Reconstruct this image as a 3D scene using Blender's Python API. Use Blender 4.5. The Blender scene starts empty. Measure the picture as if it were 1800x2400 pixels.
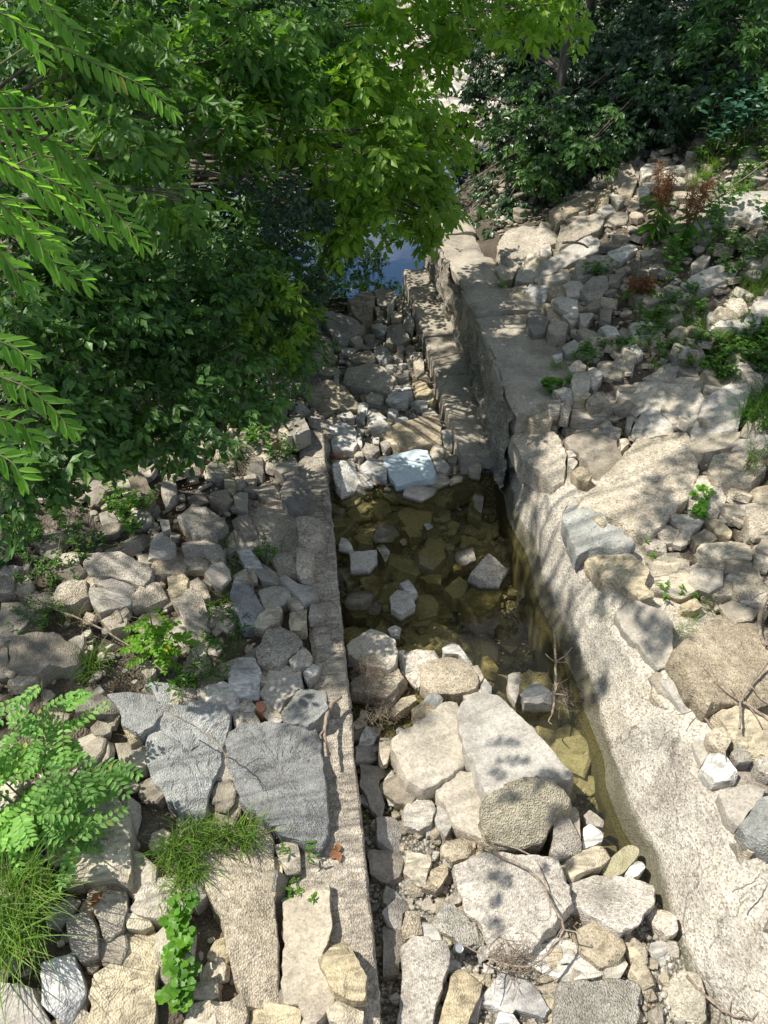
import bpy, math, random
import numpy as np
from mathutils import Vector, Matrix

# ------------------------------------------------------------------ camera, sky, sun, exposure
C = bpy.context.scene.collection
SC = bpy.context.scene
CAMH, PITCH, YAW, FPX = 6.0, math.radians(41.0), math.radians(6.7), 1800.0
cam_d = bpy.data.cameras.new('camera'); cam = bpy.data.objects.new('camera', cam_d); C.objects.link(cam)
cam_d.sensor_fit = 'VERTICAL'; cam_d.sensor_height = 24.0; cam_d.lens = 24.0*FPX/2400.0
cam_d.clip_start = 0.05; cam_d.clip_end = 2000
cam.location = (0, 0, CAMH); cam.rotation_euler = (math.pi/2-PITCH, 0, -YAW)
SC.camera = cam
SC.view_settings.view_transform = 'Standard'; SC.view_settings.look = 'None'
SC.view_settings.exposure = 0.42; SC.view_settings.gamma = 1.0

SUN = Vector((-0.50, 0.13, 0.86)).normalized()          # towards the sun
sun_el = math.asin(SUN.z); sun_az = math.atan2(SUN.x, SUN.y)
sl = bpy.data.lights.new('sun', 'SUN'); sl.energy = 5.0; sl.angle = math.radians(0.55); sl.color = (1.0, 0.955, 0.87)
so = bpy.data.objects.new('sun', sl); C.objects.link(so); so.location = (-6, 2, 14)
so.rotation_euler = SUN.to_track_quat('Z', 'Y').to_euler()

W = bpy.data.worlds.new("World"); SC.world = W; W.use_nodes = True
nt = W.node_tree; nt.nodes.clear()
out = nt.nodes.new('ShaderNodeOutputWorld'); bg = nt.nodes.new('ShaderNodeBackground'); bg.inputs[1].default_value = 0.095
sky = nt.nodes.new('ShaderNodeTexSky'); sky.sky_type = 'NISHITA'; sky.sun_disc = False
sky.sun_elevation = sun_el; sky.sun_rotation = sun_az; sky.ozone_density = 2.5; sky.dust_density = .3
tc = nt.nodes.new('ShaderNodeTexCoord'); mp = nt.nodes.new('ShaderNodeMapping'); mp.inputs['Scale'].default_value = (1, 1, 2.2)
nz = nt.nodes.new('ShaderNodeTexNoise'); nz.inputs['Scale'].default_value = 2.3; nz.inputs['Detail'].default_value = 9
nz.inputs['Roughness'].default_value = 0.62
rp = nt.nodes.new('ShaderNodeValToRGB'); rp.color_ramp.elements[0].position = 0.52; rp.color_ramp.elements[1].position = 0.66
mx = nt.nodes.new('ShaderNodeMixRGB'); mx.inputs[2].default_value = (8.0, 8.2, 8.6, 1)
L_ = nt.links.new
L_(tc.outputs['Generated'], mp.inputs[0]); L_(mp.outputs[0], nz.inputs['Vector']); L_(nz.outputs['Fac'], rp.inputs[0])
sxyz = nt.nodes.new('ShaderNodeSeparateXYZ'); L_(tc.outputs['Generated'], sxyz.inputs[0])
hi = nt.nodes.new('ShaderNodeMapRange'); hi.inputs['From Min'].default_value = .5; hi.inputs['From Max'].default_value = .85; hi.inputs['To Max'].default_value = .6; L_(sxyz.outputs[2], hi.inputs[0])
mxm = nt.nodes.new('ShaderNodeMath'); mxm.operation = 'MAXIMUM'; L_(rp.outputs[0], mxm.inputs[0]); L_(hi.outputs[0], mxm.inputs[1]); L_(mxm.outputs[0], mx.inputs[0])
hsv = nt.nodes.new('ShaderNodeHueSaturation'); hsv.inputs['Saturation'].default_value = 1.1; L_(sky.outputs[0], hsv.inputs['Color']); L_(hsv.outputs[0], mx.inputs[1]); L_(mx.outputs[0], bg.inputs[0]); L_(bg.outputs[0], out.inputs[0])

# ------------------------------------------------------------------ helpers
_F = np.array([math.sin(YAW)*math.cos(PITCH), math.cos(YAW)*math.cos(PITCH), -math.sin(PITCH)])
_R = np.array([math.cos(YAW), -math.sin(YAW), 0.0])
_U = np.array([math.sin(YAW)*math.sin(PITCH), math.cos(YAW)*math.sin(PITCH), math.cos(PITCH)])
CAM = np.array([0, 0, CAMH])
def ray(u, v):                       # photo pixel (1800 x 2400) -> direction of unit depth
    return _F + (u-900)/FPX*_R - (v-1200)/FPX*_U
def far(u, v, depth):                # a place seen at photo pixel u,v, this many metres away
    return CAM + ray(u, v)*depth
DS = 1800/1659.0
def fd(x, y, depth): return far(x*DS, y*DS, depth)

def _hash(i, j, k, s):
    n = (i*374761393 + j*668265263 + k*2147483647 + s*974634777) & 0xFFFFFFFF
    n = ((n ^ (n >> 13))*1274126177) & 0xFFFFFFFF
    n = ((n ^ (n >> 16))*2246822519) & 0xFFFFFFFF
    return ((n ^ (n >> 15)) & 0xFFFF)/32767.5 - 1.0
def vnoise(p, s=0):
    f = np.floor(p); i = f.astype(np.int64); t = p-f; t = t*t*t*(t*(t*6-15)+10)
    r = 0
    for dx in (0, 1):
        wx = t[:, 0] if dx else 1-t[:, 0]
        for dy in (0, 1):
            wy = t[:, 1] if dy else 1-t[:, 1]
            for dz in (0, 1):
                wz = t[:, 2] if dz else 1-t[:, 2]
                r = r + wx*wy*wz*_hash(i[:, 0]+dx, i[:, 1]+dy, i[:, 2]+dz, s)
    return r
def fbm(p, octs=4, s=0, gain=0.5):
    a = 1.0; r = 0
    for o in range(octs):
        r = r + a*vnoise(p*(2.03**o)+o*17.3, s+o); a *= gain
    return r
def ss(a, b, x):
    t = np.clip((x-a)/(b-a), 0, 1); return t*t*(3-2*t)

BY = [-2, 0, 1.5, 2.2, 2.6, 3.4, 4.5, 4.9, 7.0, 7.35, 8.5, 12, 12.9, 14.5]
BZ = [.25, .22, .15, .1, .03, .0, -.06, -.30, -.32, .0, .04, .02, -.12, -.9]
def T(x, y):                         # height of the ground
    x = np.asarray(x, float); y = np.asarray(y, float)
    bed = np.interp(y, BY, BZ)
    bed = bed - .32*ss(1.25, 1.7, x)*ss(2.0, 2.9, y)*(1-ss(4.8, 5.2, y)) - .4*ss(.9, 1.8, x)*ss(4.2, 5.0, y)*(1-ss(5.6, 6.6, y))
    left = .42 + .17*np.clip(-x-.3, 0, 14) + .12*ss(.6, 2.5, -x)
    right = np.where(y < 7.3, .70 + .42*np.clip(x-np.interp(y, [0, 2.2, 3.6, 4.5, 7.3], [3.35, 3.35, 3.25, 2.9, 2.6]), 0, 8), 1.12 + .40*np.clip(x-3.1, 0, 8))
    near = 1-ss(7.6, 8.6, y)
    kl = near*ss(.12, -.05, x) + (1-near)*ss(.45, -.8, x)
    kr = ss(2.3, 2.7, x)
    z = bed*(1-kl)*(1-kr) + left*kl + right*kr
    edge = np.where(x < 1.2, 12.9+.35*np.clip(.5-x, 0, 30), 13.2+1.55*np.clip(x-2.3, 0, 60))
    riv = ss(0, 1.6, y-edge)
    z = z*(1-riv) + (-.9)*riv
    fy = 19.0 + .12*np.abs(x)
    z = z + ss(0, 3.0, y-fy)*np.where(riv > .5, 1.2, 0) + .03*np.clip(y-24, 0, 200)*np.where(riv > .5, 1, 0)
    return z
def SF(x, y):                        # ground or the top of whatever wall stands there
    z = float(T(np.array([x]), np.array([y]))[0])
    if y < 7.5 and 2.2 < x < 3.62:
        cr = np.interp(y, [-1, 1.4, 2.5, 3.4, 4.3, 5.8, 7.4], [.12, .10, .10, .10, -.12, -.13, -.12])*min(1, max(0, (x-2.3)/.3))
        z = max(z, float(np.interp(x-cr, [2.2, 2.235, 2.36, 2.46, 2.58, 2.72, 2.85, 3.1, 3.6], [-.7, -.1, .2, .5, .72, .86, .905, .9, .86])))
    if 6.95 < y < 13.2 and 2.3 < x < (3.42 if y < 9.35 else 2.95): z = max(z, 1.21)
    if 7.4 < y < 12.95 and 1.84 < x <= 2.3: z = max(z, .32)
    if y < 7.9 and -.33 < x < .16: z = max(z, .5)
    return z
def Tp(x, y): return SF(x, y)
def hit(u, v, h=0.0, z=None):        # where the view line through a photo pixel meets the ground plus h
    d = ray(u, v)
    if z is not None:
        t = (z-CAMH)/d[2]; return CAM+d*t
    t = 1.5
    while t < 60:
        p = CAM+d*t
        if p[2] <= Tp(p[0], p[1])+h: break
        t += .04
    lo, hi = t-.04, t
    for _ in range(12):
        m = (lo+hi)/2; p = CAM+d*m
        if p[2] <= Tp(p[0], p[1])+h: hi = m
        else: lo = m
    return CAM+d*hi
def hd(x, y, h=0.0, z=None): return hit(x*DS, y*DS, h, z)

def mesh_obj(name, V, Fs, mat, parent=None, loc=None, smooth=True, sharp=None, midx=None, mats=None):
    """link one mesh object; Fs is an int array of faces or a list of such arrays (tris and quads)"""
    me = bpy.data.meshes.new(name)
    V = np.asarray(V, np.float32)
    if loc is not None: V = V-np.asarray(loc, np.float32)
    if not isinstance(Fs, list): Fs = [Fs]
    Fs = [np.asarray(f, np.int32) for f in Fs if len(f)]
    loops = np.concatenate([f.ravel() for f in Fs]); tot = np.concatenate([np.full(len(f), f.shape[1], np.int32) for f in Fs])
    st = np.concatenate([[0], np.cumsum(tot)[:-1]]).astype(np.int32)
    me.vertices.add(len(V)); me.vertices.foreach_set('co', V.ravel())
    me.loops.add(len(loops)); me.loops.foreach_set('vertex_index', loops)
    me.polygons.add(len(tot)); me.polygons.foreach_set('loop_start', st); me.polygons.foreach_set('loop_total', tot)
    me.polygons.foreach_set('use_smooth', np.full(len(tot), smooth))
    if mats:
        for m in mats: me.materials.append(m)
        me.polygons.foreach_set('material_index', np.asarray(midx, np.int32))
    else: me.materials.append(mat)
    me.update(calc_edges=True)
    if sharp is not None and hasattr(me, 'set_sharp_from_angle'): me.set_sharp_from_angle(angle=math.radians(sharp))
    me.validate()
    o = bpy.data.objects.new(name, me); C.objects.link(o)
    if loc is not None: o.location = loc
    if parent is not None:
        o.parent = parent
        if loc is not None: o.location = Vector(loc)-parent.location
        else: o.location = -parent.location
    return o
def tag(o, label=None, cat=None, group=None, kind=None):
    if label: o['label'] = label
    if cat: o['category'] = cat
    if group: o['group'] = group
    if kind: o['kind'] = kind
    return o
def empty(name, loc, label, cat, group=None):
    o = bpy.data.objects.new(name, None); C.objects.link(o); o.location = Vector(loc); o.empty_display_size = .1
    return tag(o, label, cat, group)
def grid_faces(n, m, wrap=False):
    """quads of an n x m vertex grid; wrap closes the second direction"""
    i = np.arange(n-1)[:, None]; j = np.arange(m if wrap else m-1)[None, :]; j2 = (j+1) % m
    return np.stack([i*m+j, i*m+j2, (i+1)*m+j2, (i+1)*m+j], -1).reshape(-1, 4)

# ------------------------------------------------------------------ materials
def new_mat(name):
    m = bpy.data.materials.new(name); m.use_nodes = True; t = m.node_tree
    b = t.nodes['Principled BSDF']; b.inputs['Roughness'].default_value = .85
    return m, t, b
def N(t, kind, **kw):
    n = t.nodes.new(kind)
    for k, v in kw.items():
        if k in n.inputs: n.inputs[k].default_value = v
        else: setattr(n, k, v)
    return n
def ramp(t, src, stops):
    r = t.nodes.new('ShaderNodeValToRGB'); e = r.color_ramp.elements
    while len(e) < len(stops): e.new(.5)
    for k, (p, c) in enumerate(stops):
        e[k].position = p; e[k].color = (*c, 1) if len(c) == 3 else c
    t.links.new(src, r.inputs[0]); return r.outputs[0]
def mixc(t, fac, a, b, mode='MIX'):
    m = t.nodes.new('ShaderNodeMixRGB'); m.blend_type = mode
    for s, v in ((m.inputs[0], fac), (m.inputs[1], a), (m.inputs[2], b)):
        if hasattr(v, 'is_output'): t.links.new(v, s)
        elif isinstance(v, (int, float)): s.default_value = v
        else: s.default_value = (*v, 1)
    return m.outputs[0]
def g(v): return (v, v, v)
def rock_mat(name, a, b, speck=.5, sc=1.0, bump=.6, streak=False, stain=(.09, .08, .06), stain_amt=.5, white=None, world=False, tide=False):
    """a,b the two base tones; speck the contrast of the aggregate; white adds pale veins or flakes"""
    m, t, p = new_mat(name); lk = t.links.new
    tcn = N(t, 'ShaderNodeTexCoord'); oi = N(t, 'ShaderNodeObjectInfo')
    mul = N(t, 'ShaderNodeVectorMath', operation='SCALE'); mul.inputs['Scale'].default_value = 0 if world else 23.0
    cmb = N(t, 'ShaderNodeCombineXYZ'); lk(oi.outputs['Random'], cmb.inputs[0]); lk(oi.outputs['Random'], cmb.inputs[1])
    lk(cmb.outputs[0], mul.inputs[0])
    add = N(t, 'ShaderNodeVectorMath', operation='ADD'); lk(tcn.outputs['Object'], add.inputs[0]); lk(mul.outputs[0], add.inputs[1])
    co = add.outputs[0]
    n1 = N(t, 'ShaderNodeTexNoise', Scale=2.6*sc, Detail=8.0, Roughness=.68); lk(co, n1.inputs['Vector'])
    col = ramp(t, n1.outputs['Fac'], [(.36, b), (.64, a)])
    n2 = N(t, 'ShaderNodeTexNoise', Scale=16*sc, Detail=6.0, Roughness=.72); lk(co, n2.inputs['Vector'])
    col = mixc(t, .85, col, ramp(t, n2.outputs['Fac'], [(.33, g(.80)), (.5, g(.98)), (.68, g(1.14))]), 'MULTIPLY')
    if speck > 0:
        vo = N(t, 'ShaderNodeTexVoronoi', Scale=75*sc); lk(co, vo.inputs['Vector'])
        bw = N(t, 'ShaderNodeSeparateColor'); lk(vo.outputs['Color'], bw.inputs[0])
        cc = ramp(t, bw.outputs[0], [(0, (.30, .27, .25)), (.22, (.72, .66, .58)), (.55, g(1.0)), (.86, (1.15, 1.12, 1.08)), (1, (1.55, 1.5, 1.42))])
        col = mixc(t, speck, col, cc, 'MULTIPLY')
        col = mixc(t, 1.0, col, g(1.72), 'MULTIPLY')
    if streak:
        mpp = N(t, 'ShaderNodeMapping'); mpp.inputs['Scale'].default_value = (3*sc, 14*sc, 26*sc); mpp.inputs['Rotation'].default_value = (.2, .3, .5); lk(co, mpp.inputs[0])
        n3 = N(t, 'ShaderNodeTexNoise', Scale=1.4, Detail=7.0, Distortion=1.2); lk(mpp.outputs[0], n3.inputs['Vector'])
        col = mixc(t, .75, col, ramp(t, n3.outputs['Fac'], [(.36, g(.5)), (.5, g(1.0)), (.66, g(1.35))]), 'MULTIPLY')
    if white:
        n5 = N(t, 'ShaderNodeTexNoise', Scale=4.5*sc, Detail=10.0, Roughness=.78, Distortion=.8); lk(co, n5.inputs['Vector'])
        col = mixc(t, ramp(t, n5.outputs['Fac'], [(.50, g(0)), (.62, g(.85))]), col, white)
    n4 = N(t, 'ShaderNodeTexNoise', Scale=1.5*sc, Detail=10.0, Roughness=.62); lk(co, n4.inputs['Vector'])
    col = mixc(t, ramp(t, n4.outputs['Fac'], [(.54, g(0)), (.72, g(stain_amt))]), col, stain)
    if not tide:     # stones are dark and wet where they leave the water
        g2 = N(t, 'ShaderNodeNewGeometry'); s2 = N(t, 'ShaderNodeSeparateXYZ'); lk(g2.outputs['Position'], s2.inputs[0])
        w2 = N(t, 'ShaderNodeMath', operation='MULTIPLY_ADD'); lk(n2.outputs['Fac'], w2.inputs[0]); w2.inputs[1].default_value = -.05; z2 = N(t, 'ShaderNodeMath', operation='ADD'); z2.inputs[1].default_value = .1; lk(s2.outputs[2], z2.inputs[0]); lk(z2.outputs[0], w2.inputs[2])
        col = mixc(t, 1.0, col, ramp(t, w2.outputs[0], [(.03, g(.95)), (.065, (.45, .43, .36)), (.09, (.45, .43, .36)), (.112, g(1.0))]), 'MULTIPLY')
    if world:        # hairline cracks
        wn = N(t, 'ShaderNodeTexNoise', Scale=2.5, Detail=6.0); lk(co, wn.inputs['Vector']); wm = N(t, 'ShaderNodeVectorMath', operation='MULTIPLY_ADD'); lk(wn.outputs['Color'], wm.inputs[0]); wm.inputs[1].default_value = (.45, .45, .45); lk(co, wm.inputs[2])
        vc = N(t, 'ShaderNodeTexVoronoi', feature='DISTANCE_TO_EDGE', Scale=.4); lk(wm.outputs[0], vc.inputs['Vector'])
        col = mixc(t, 1.0, col, ramp(t, vc.outputs['Distance'], [(0, g(.5)), (.0015, g(.7)), (.004, g(1.0))]), 'MULTIPLY')
    if tide:         # broad drier and damper patches, and the dark wet mark just above the water
        n6 = N(t, 'ShaderNodeTexNoise', Scale=.8, Detail=4.0, Distortion=.6); lk(co, n6.inputs['Vector'])
        col = mixc(t, .8, col, ramp(t, n6.outputs['Fac'], [(.36, (.66, .62, .60)), (.5, g(1.0)), (.64, (1.16, 1.13, 1.08))]), 'MULTIPLY')
        gg = N(t, 'ShaderNodeNewGeometry'); sz = N(t, 'ShaderNodeSeparateXYZ'); lk(gg.outputs['Position'], sz.inputs[0])
        aw = N(t, 'ShaderNodeMath', operation='MULTIPLY_ADD'); lk(n1.outputs['Fac'], aw.inputs[0]); aw.inputs[1].default_value = -.3; lk(sz.outputs[2], aw.inputs[2])
        col = mixc(t, ramp(t, aw.outputs[0], [(0.0, g(.8)), (.06, g(0))]), col, (.075, .07, .035))
    hs = N(t, 'ShaderNodeHueSaturation'); lk(col, hs.inputs['Color'])
    mr = N(t, 'ShaderNodeMapRange'); mr.inputs['To Min'].default_value = .76; mr.inputs['To Max'].default_value = 1.12
    if not world:
        lk(oi.outputs['Random'], mr.inputs[0]); lk(mr.outputs[0], hs.inputs['Value'])
        m7 = N(t, 'ShaderNodeMath', operation='MULTIPLY'); m7.inputs[1].default_value = 13.7; lk(oi.outputs['Random'], m7.inputs[0]); f7 = N(t, 'ShaderNodeMath', operation='FRACT'); lk(m7.outputs[0], f7.inputs[0])
        m8 = N(t, 'ShaderNodeMapRange'); m8.inputs['To Min'].default_value = .65; m8.inputs['To Max'].default_value = 1.3; lk(f7.outputs[0], m8.inputs[0]); lk(m8.outputs[0], hs.inputs['Saturation'])
    lk(hs.outputs[0], p.inputs['Base Color'])
    bm = N(t, 'ShaderNodeBump', Strength=bump, Distance=.02); 
    nb = N(t, 'ShaderNodeTexNoise', Scale=26*sc, Detail=7.0, Roughness=.75); lk(co, nb.inputs['Vector'])
    ad = N(t, 'ShaderNodeMath', operation='MULTIPLY_ADD'); lk(nb.outputs['Fac'], ad.inputs[0]); ad.inputs[1].default_value = 1.0
    if speck > 0:
        lk(vo.outputs['Distance'], ad.inputs[2])
    else: lk(n2.outputs['Fac'], ad.inputs[2])
    lk(ad.outputs[0], bm.inputs['Height']); lk(bm.outputs[0], p.inputs['Normal'])
    p.inputs['Specular IOR Level'].default_value = .25
    return m

M = {}
M['c'] = rock_mat('coarse_concrete', (.345, .308, .245), (.205, .18, .14), .65)
M['s'] = rock_mat('smooth_concrete', (.31, .283, .236), (.225, .204, .17), .4, bump=.28)
M['l'] = rock_mat('limestone', (.37, .325, .24), (.23, .2, .148), .12, bump=.5, streak=True)
M['w'] = rock_mat('pale_stone', (.39, .372, .335), (.25, .238, .21), .15, bump=.4, streak=True)
M['b'] = rock_mat('blue_grey_stone', (.24, .243, .23), (.12, .123, .115), .45, bump=.6, white=(.34, .34, .315))
M['d'] = rock_mat('dark_or_shaded_stone', (.24, .215, .175), (.13, .115, .092), .3, bump=.5)  # shade put into the colour of some channel stones; others are truly dark
M['u'] = rock_mat('pale_blue_painted_concrete', (.55, .64, .665), (.46, .56, .59), .0, bump=.4, stain=(.33, .29, .2), stain_amt=.75)
M['k'] = rock_mat('brick', (.30, .17, .12), (.2, .12, .09), .2, bump=.4)
M['m'] = rock_mat('mossy_stone', (.30, .28, .21), (.21, .195, .135), .2, stain=(.17, .16, .06), stain_amt=.7)
M['wall'] = rock_mat('cast_concrete_wall', (.335, .315, .272), (.22, .205, .178), .75, bump=.5, world=True, stain=(.17, .155, .13), stain_amt=.7, tide=True)
M['wall2'] = rock_mat('weathered_wall_top', (.33, .295, .24), (.205, .18, .145), .45, bump=.8, world=True, streak=True)
M['ledge'] = rock_mat('worn_ledge_concrete', (.30, .27, .22), (.19, .168, .136), .3, bump=.6, world=True)
M['old'] = rock_mat('old_rough_masonry', (.30, .275, .225), (.15, .14, .115), .4, bump=1.0, world=True, streak=True, stain=(.05, .05, .035), stain_amt=.8)
M['y'] = rock_mat('lichened_coarse_concrete', (.33, .305, .24), (.21, .192, .15), .55, bump=.9)
M['p'] = rock_mat('river_pebble', (.46, .41, .32), (.30, .26, .2), .0, sc=3.0, bump=.2)

# ------------------------------------------------------------------ ground
def build_ground():
    xs = np.concatenate([-np.geomspace(400, 8.5, 22), np.arange(-8, 12, .065), np.geomspace(12.3, 400, 26)])
    ys = np.concatenate([-np.geomspace(400, 1.3, 16), np.arange(-1, 15, .065), np.arange(15.2, 45, .33), np.geomspace(46, 500, 20)])
    X, Y = np.meshgrid(xs, ys, indexing='ij'); x = X.ravel(); y = Y.ravel()
    z = T(x, y)
    P = np.stack([x, y, np.zeros_like(x)], 1)
    near = np.exp(-np.clip(np.hypot(x, y-6)-12, 0, 999)/10)
    z = z + near*(.035*fbm(P*2.2, 4, 5) + .018*fbm(P*9, 3, 9)) 
    far_ = ss(20, 26, y); z = z + far_*.18*fbm(P*.35, 4, 3)
    o = mesh_obj('ground', np.stack([x, y, z], 1), grid_faces(len(xs), len(ys))[:, ::-1], GM, smooth=True)
    tag(o, 'brown soil and gravel ground under the rubble on both banks', 'ground', kind='structure')
def ground_mat():
    m, t, p = new_mat('soil_and_gravel'); lk = t.links.new
    ge = N(t, 'ShaderNodeNewGeometry'); sx = N(t, 'ShaderNodeSeparateXYZ'); lk(ge.outputs['Position'], sx.inputs[0]); co = ge.outputs['Position']
    n1 = N(t, 'ShaderNodeTexNoise', Scale=1.3, Detail=8.0, Roughness=.7); lk(co, n1.inputs['Vector'])
    soil = ramp(t, n1.outputs['Fac'], [(.3, (.045, .033, .022)), (.5, (.10, .078, .054)), (.7, (.20, .17, .125))])
    vo = N(t, 'ShaderNodeTexVoronoi', Scale=48); lk(co, vo.inputs['Vector']); sp = N(t, 'ShaderNodeSeparateColor'); lk(vo.outputs['Color'], sp.inputs[0])
    grav = ramp(t, sp.outputs[0], [(0, (.13, .11, .085)), (.4, (.30, .265, .2)), (.8, (.44, .40, .32)), (1, (.60, .57, .5))])
    edge = ramp(t, vo.outputs['Distance'], [(.35, g(1)), (.75, g(.35))]); grav = mixc(t, 1.0, grav, edge, 'MULTIPLY')
    # gravel in the channel and on the far shore, soil on the banks
    def band(sock, a, b):
        r = N(t, 'ShaderNodeMapRange'); r.inputs['From Min'].default_value = a; r.inputs['From Max'].default_value = b; lk(sock, r.inputs[0]); return r.outputs[0]
    inl = band(sx.outputs[0], -.15, .2); inr = band(sx.outputs[0], 2.7, 2.3)
    mm = N(t, 'ShaderNodeMath', operation='MULTIPLY'); lk(inl, mm.inputs[0]); lk(inr, mm.inputs[1])
    fr = band(sx.outputs[1], 18.5, 20.0); mxx = N(t, 'ShaderNodeMath', operation='MAXIMUM'); lk(mm.outputs[0], mxx.inputs[0]); lk(fr, mxx.inputs[1])
    n2 = N(t, 'ShaderNodeTexNoise', Scale=3.0, Detail=6.0); lk(co, n2.inputs['Vector'])
    patch = ramp(t, n2.outputs['Fac'], [(.5, g(0)), (.68, g(.6))])
    m2 = N(t, 'ShaderNodeMath', operation='MAXIMUM'); lk(mxx.outputs[0], m2.inputs[0]); lk(patch, m2.inputs[1])
    col = mixc(t, m2.outputs[0], soil, grav)
    v4 = N(t, 'ShaderNodeTexVoronoi', Scale=2.2); lk(co, v4.inputs['Vector']); s4 = N(t, 'ShaderNodeSeparateColor'); lk(v4.outputs['Color'], s4.inputs[0])
    shore = ramp(t, s4.outputs[0], [(0, (.42, .37, .31)), (.6, (.62, .57, .5)), (1, (.74, .70, .64))])
    shore = mixc(t, .8, shore, ramp(t, n2.outputs['Fac'], [(.35, g(.45)), (.6, g(1.1))]), 'MULTIPLY')
    col = mixc(t, fr, col, shore)
    lk(col, p.inputs['Base Color'])
    bm = N(t, 'ShaderNodeBump', Strength=.9, Distance=.02); nb = N(t, 'ShaderNodeTexNoise', Scale=35, Detail=6.0); lk(co, nb.inputs['Vector'])
    ad = N(t, 'ShaderNodeMath', operation='SUBTRACT'); lk(nb.outputs['Fac'], ad.inputs[0]); lk(vo.outputs['Distance'], ad.inputs[1]); lk(ad.outputs[0], bm.inputs['Height'])
    lk(bm.outputs[0], p.inputs['Normal']); return m
GM = ground_mat(); build_ground()

# ------------------------------------------------------------------ water: one level sheet, pool and river
def water_mat(name, tint, murk, mc, ior, wave, gloss=1.0):
    m = bpy.data.materials.new(name); m.use_nodes = True; t = m.node_tree; t.nodes.clear(); lk = t.links.new
    o = N(t, 'ShaderNodeOutputMaterial'); tr = N(t, 'ShaderNodeBsdfTransparent'); tr.inputs[0].default_value = (*tint, 1)
    df = N(t, 'ShaderNodeBsdfDiffuse'); df.inputs[0].default_value = (*mc, 1)
    a = N(t, 'ShaderNodeMixShader'); a.inputs[0].default_value = murk; lk(tr.outputs[0], a.inputs[1]); lk(df.outputs[0], a.inputs[2])
    gl = N(t, 'ShaderNodeBsdfGlossy'); gl.inputs['Roughness'].default_value = .012
    fr = N(t, 'ShaderNodeFresnel'); fr.inputs[0].default_value = ior
    ge = N(t, 'ShaderNodeNewGeometry'); n = N(t, 'ShaderNodeTexNoise', Scale=3.0, Detail=3.0); lk(ge.outputs['Position'], n.inputs['Vector'])
    bp = N(t, 'ShaderNodeBump', Strength=wave, Distance=.05); lk(n.outputs['Fac'], bp.inputs['Height']); lk(bp.outputs[0], gl.inputs['Normal'])
    mf = N(t, 'ShaderNodeMath', operation='MULTIPLY', use_clamp=True); mf.inputs[1].default_value = gloss; lk(fr.outputs[0], mf.inputs[0])
    b = N(t, 'ShaderNodeMixShader'); lk(mf.outputs[0], b.inputs[0]); lk(a.outputs[0], b.inputs[1]); lk(gl.outputs[0], b.inputs[2]); lk(b.outputs[0], o.inputs[0])
    return m
def sheet(name, x0, x1, y0, y1, mat, lab):
    o = mesh_obj(name, [(x0, y0, 0), (x1, y0, 0), (x1, y1, 0), (x0, y1, 0)], np.array([[0, 1, 2, 3]]), mat, smooth=False); tag(o, lab, 'water', kind='structure')
sheet('water', .1, 2.6, 1.8, 12.6, water_mat('murky_pool_water', (.80, .78, .56), .12, (.075, .07, .038), 1.36, .03), 'still brown water pooled in the channel')
sheet('river', -60, 80, 12.6, 70, water_mat('deep_river_water', (.10, .10, .08), .5, (.02, .025, .02), 2.0, .03, 2.4), 'river beyond the channel reflecting blue sky and cloud')

# ------------------------------------------------------------------ walls
def sweep(name, prof, ys, mat, amp, freq, parent=None, seed=0, cap=True, jitter=None, fine=.006):
    """profile points (x,z) swept along the channel; jitter(y, s) shifts points; noise roughens the faces"""
    prof = np.array(prof, float); seg = np.hypot(*np.diff(prof, axis=0).T); cum = np.concatenate([[0], np.cumsum(seg)])
    n = max(4, int(cum[-1]/.035)); s = np.linspace(0, cum[-1], n)
    s = np.unique(np.round(np.concatenate([s, cum, np.clip(cum-.012, 0, None), np.clip(cum+.012, None, cum[-1])]), 4))
    px = np.interp(s, cum, prof[:, 0]); pz = np.interp(s, cum, prof[:, 1]); n = len(s)
    tx = np.gradient(px); tz = np.gradient(pz); ln = np.hypot(tx, tz)+1e-9; nx, nz_ = -tz/ln, tx/ln
    Yg, I = np.meshgrid(ys, np.arange(n), indexing='ij'); yy = Yg.ravel(); ii = I.ravel()
    P = np.stack([px[ii], yy, pz[ii]], 1)
    if jitter is not None: P[:, 0] += jitter(yy, s[ii]/cum[-1])
    d = amp*fbm(P*freq, 4, seed) + fine*fbm(P*18, 2, seed+7)
    P[:, 0] += nx[ii]*d; P[:, 2] += nz_[ii]*d; P[:, 1] += .3*amp*fbm(P*freq+40, 2, seed)
    F = [grid_faces(len(ys), n)]
    if cap:
        a = np.arange(n); V2 = P
        for k in (0, len(ys)-1):
            c = V2[k*n:(k+1)*n].mean(0); ci = len(V2); V2 = np.vstack([V2, c]); b = a[:-1]+k*n
            f = np.stack([b, b+1, np.full(n-1, ci)], 1); F.append(f[:, ::-1] if k else f)
        P = V2
    return mesh_obj(name, P, F, mat, parent, smooth=True, sharp=42)

ys = np.arange(-1.2, 7.95, .035)
def jl(y, s):          # ragged bank side of the left wall
    q = np.stack([y*1.3, np.zeros_like(y), np.zeros_like(y)], 1)
    return (.08*fbm(q, 4, 3)+.05+.15*ss(2.2, 4.4, y))*(1-ss(.26, .40, s)) 
o = sweep('channel_wall', [(-.36, .1), (-.36, .47), (-.32, .50), (.15, .50), (.165, .48), (.165, -.6)], ys, M['wall2'], .016, 3.0, seed=11, jitter=jl, fine=.008)
tag(o, 'low straight concrete wall along the left side of the channel', 'wall')

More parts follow.
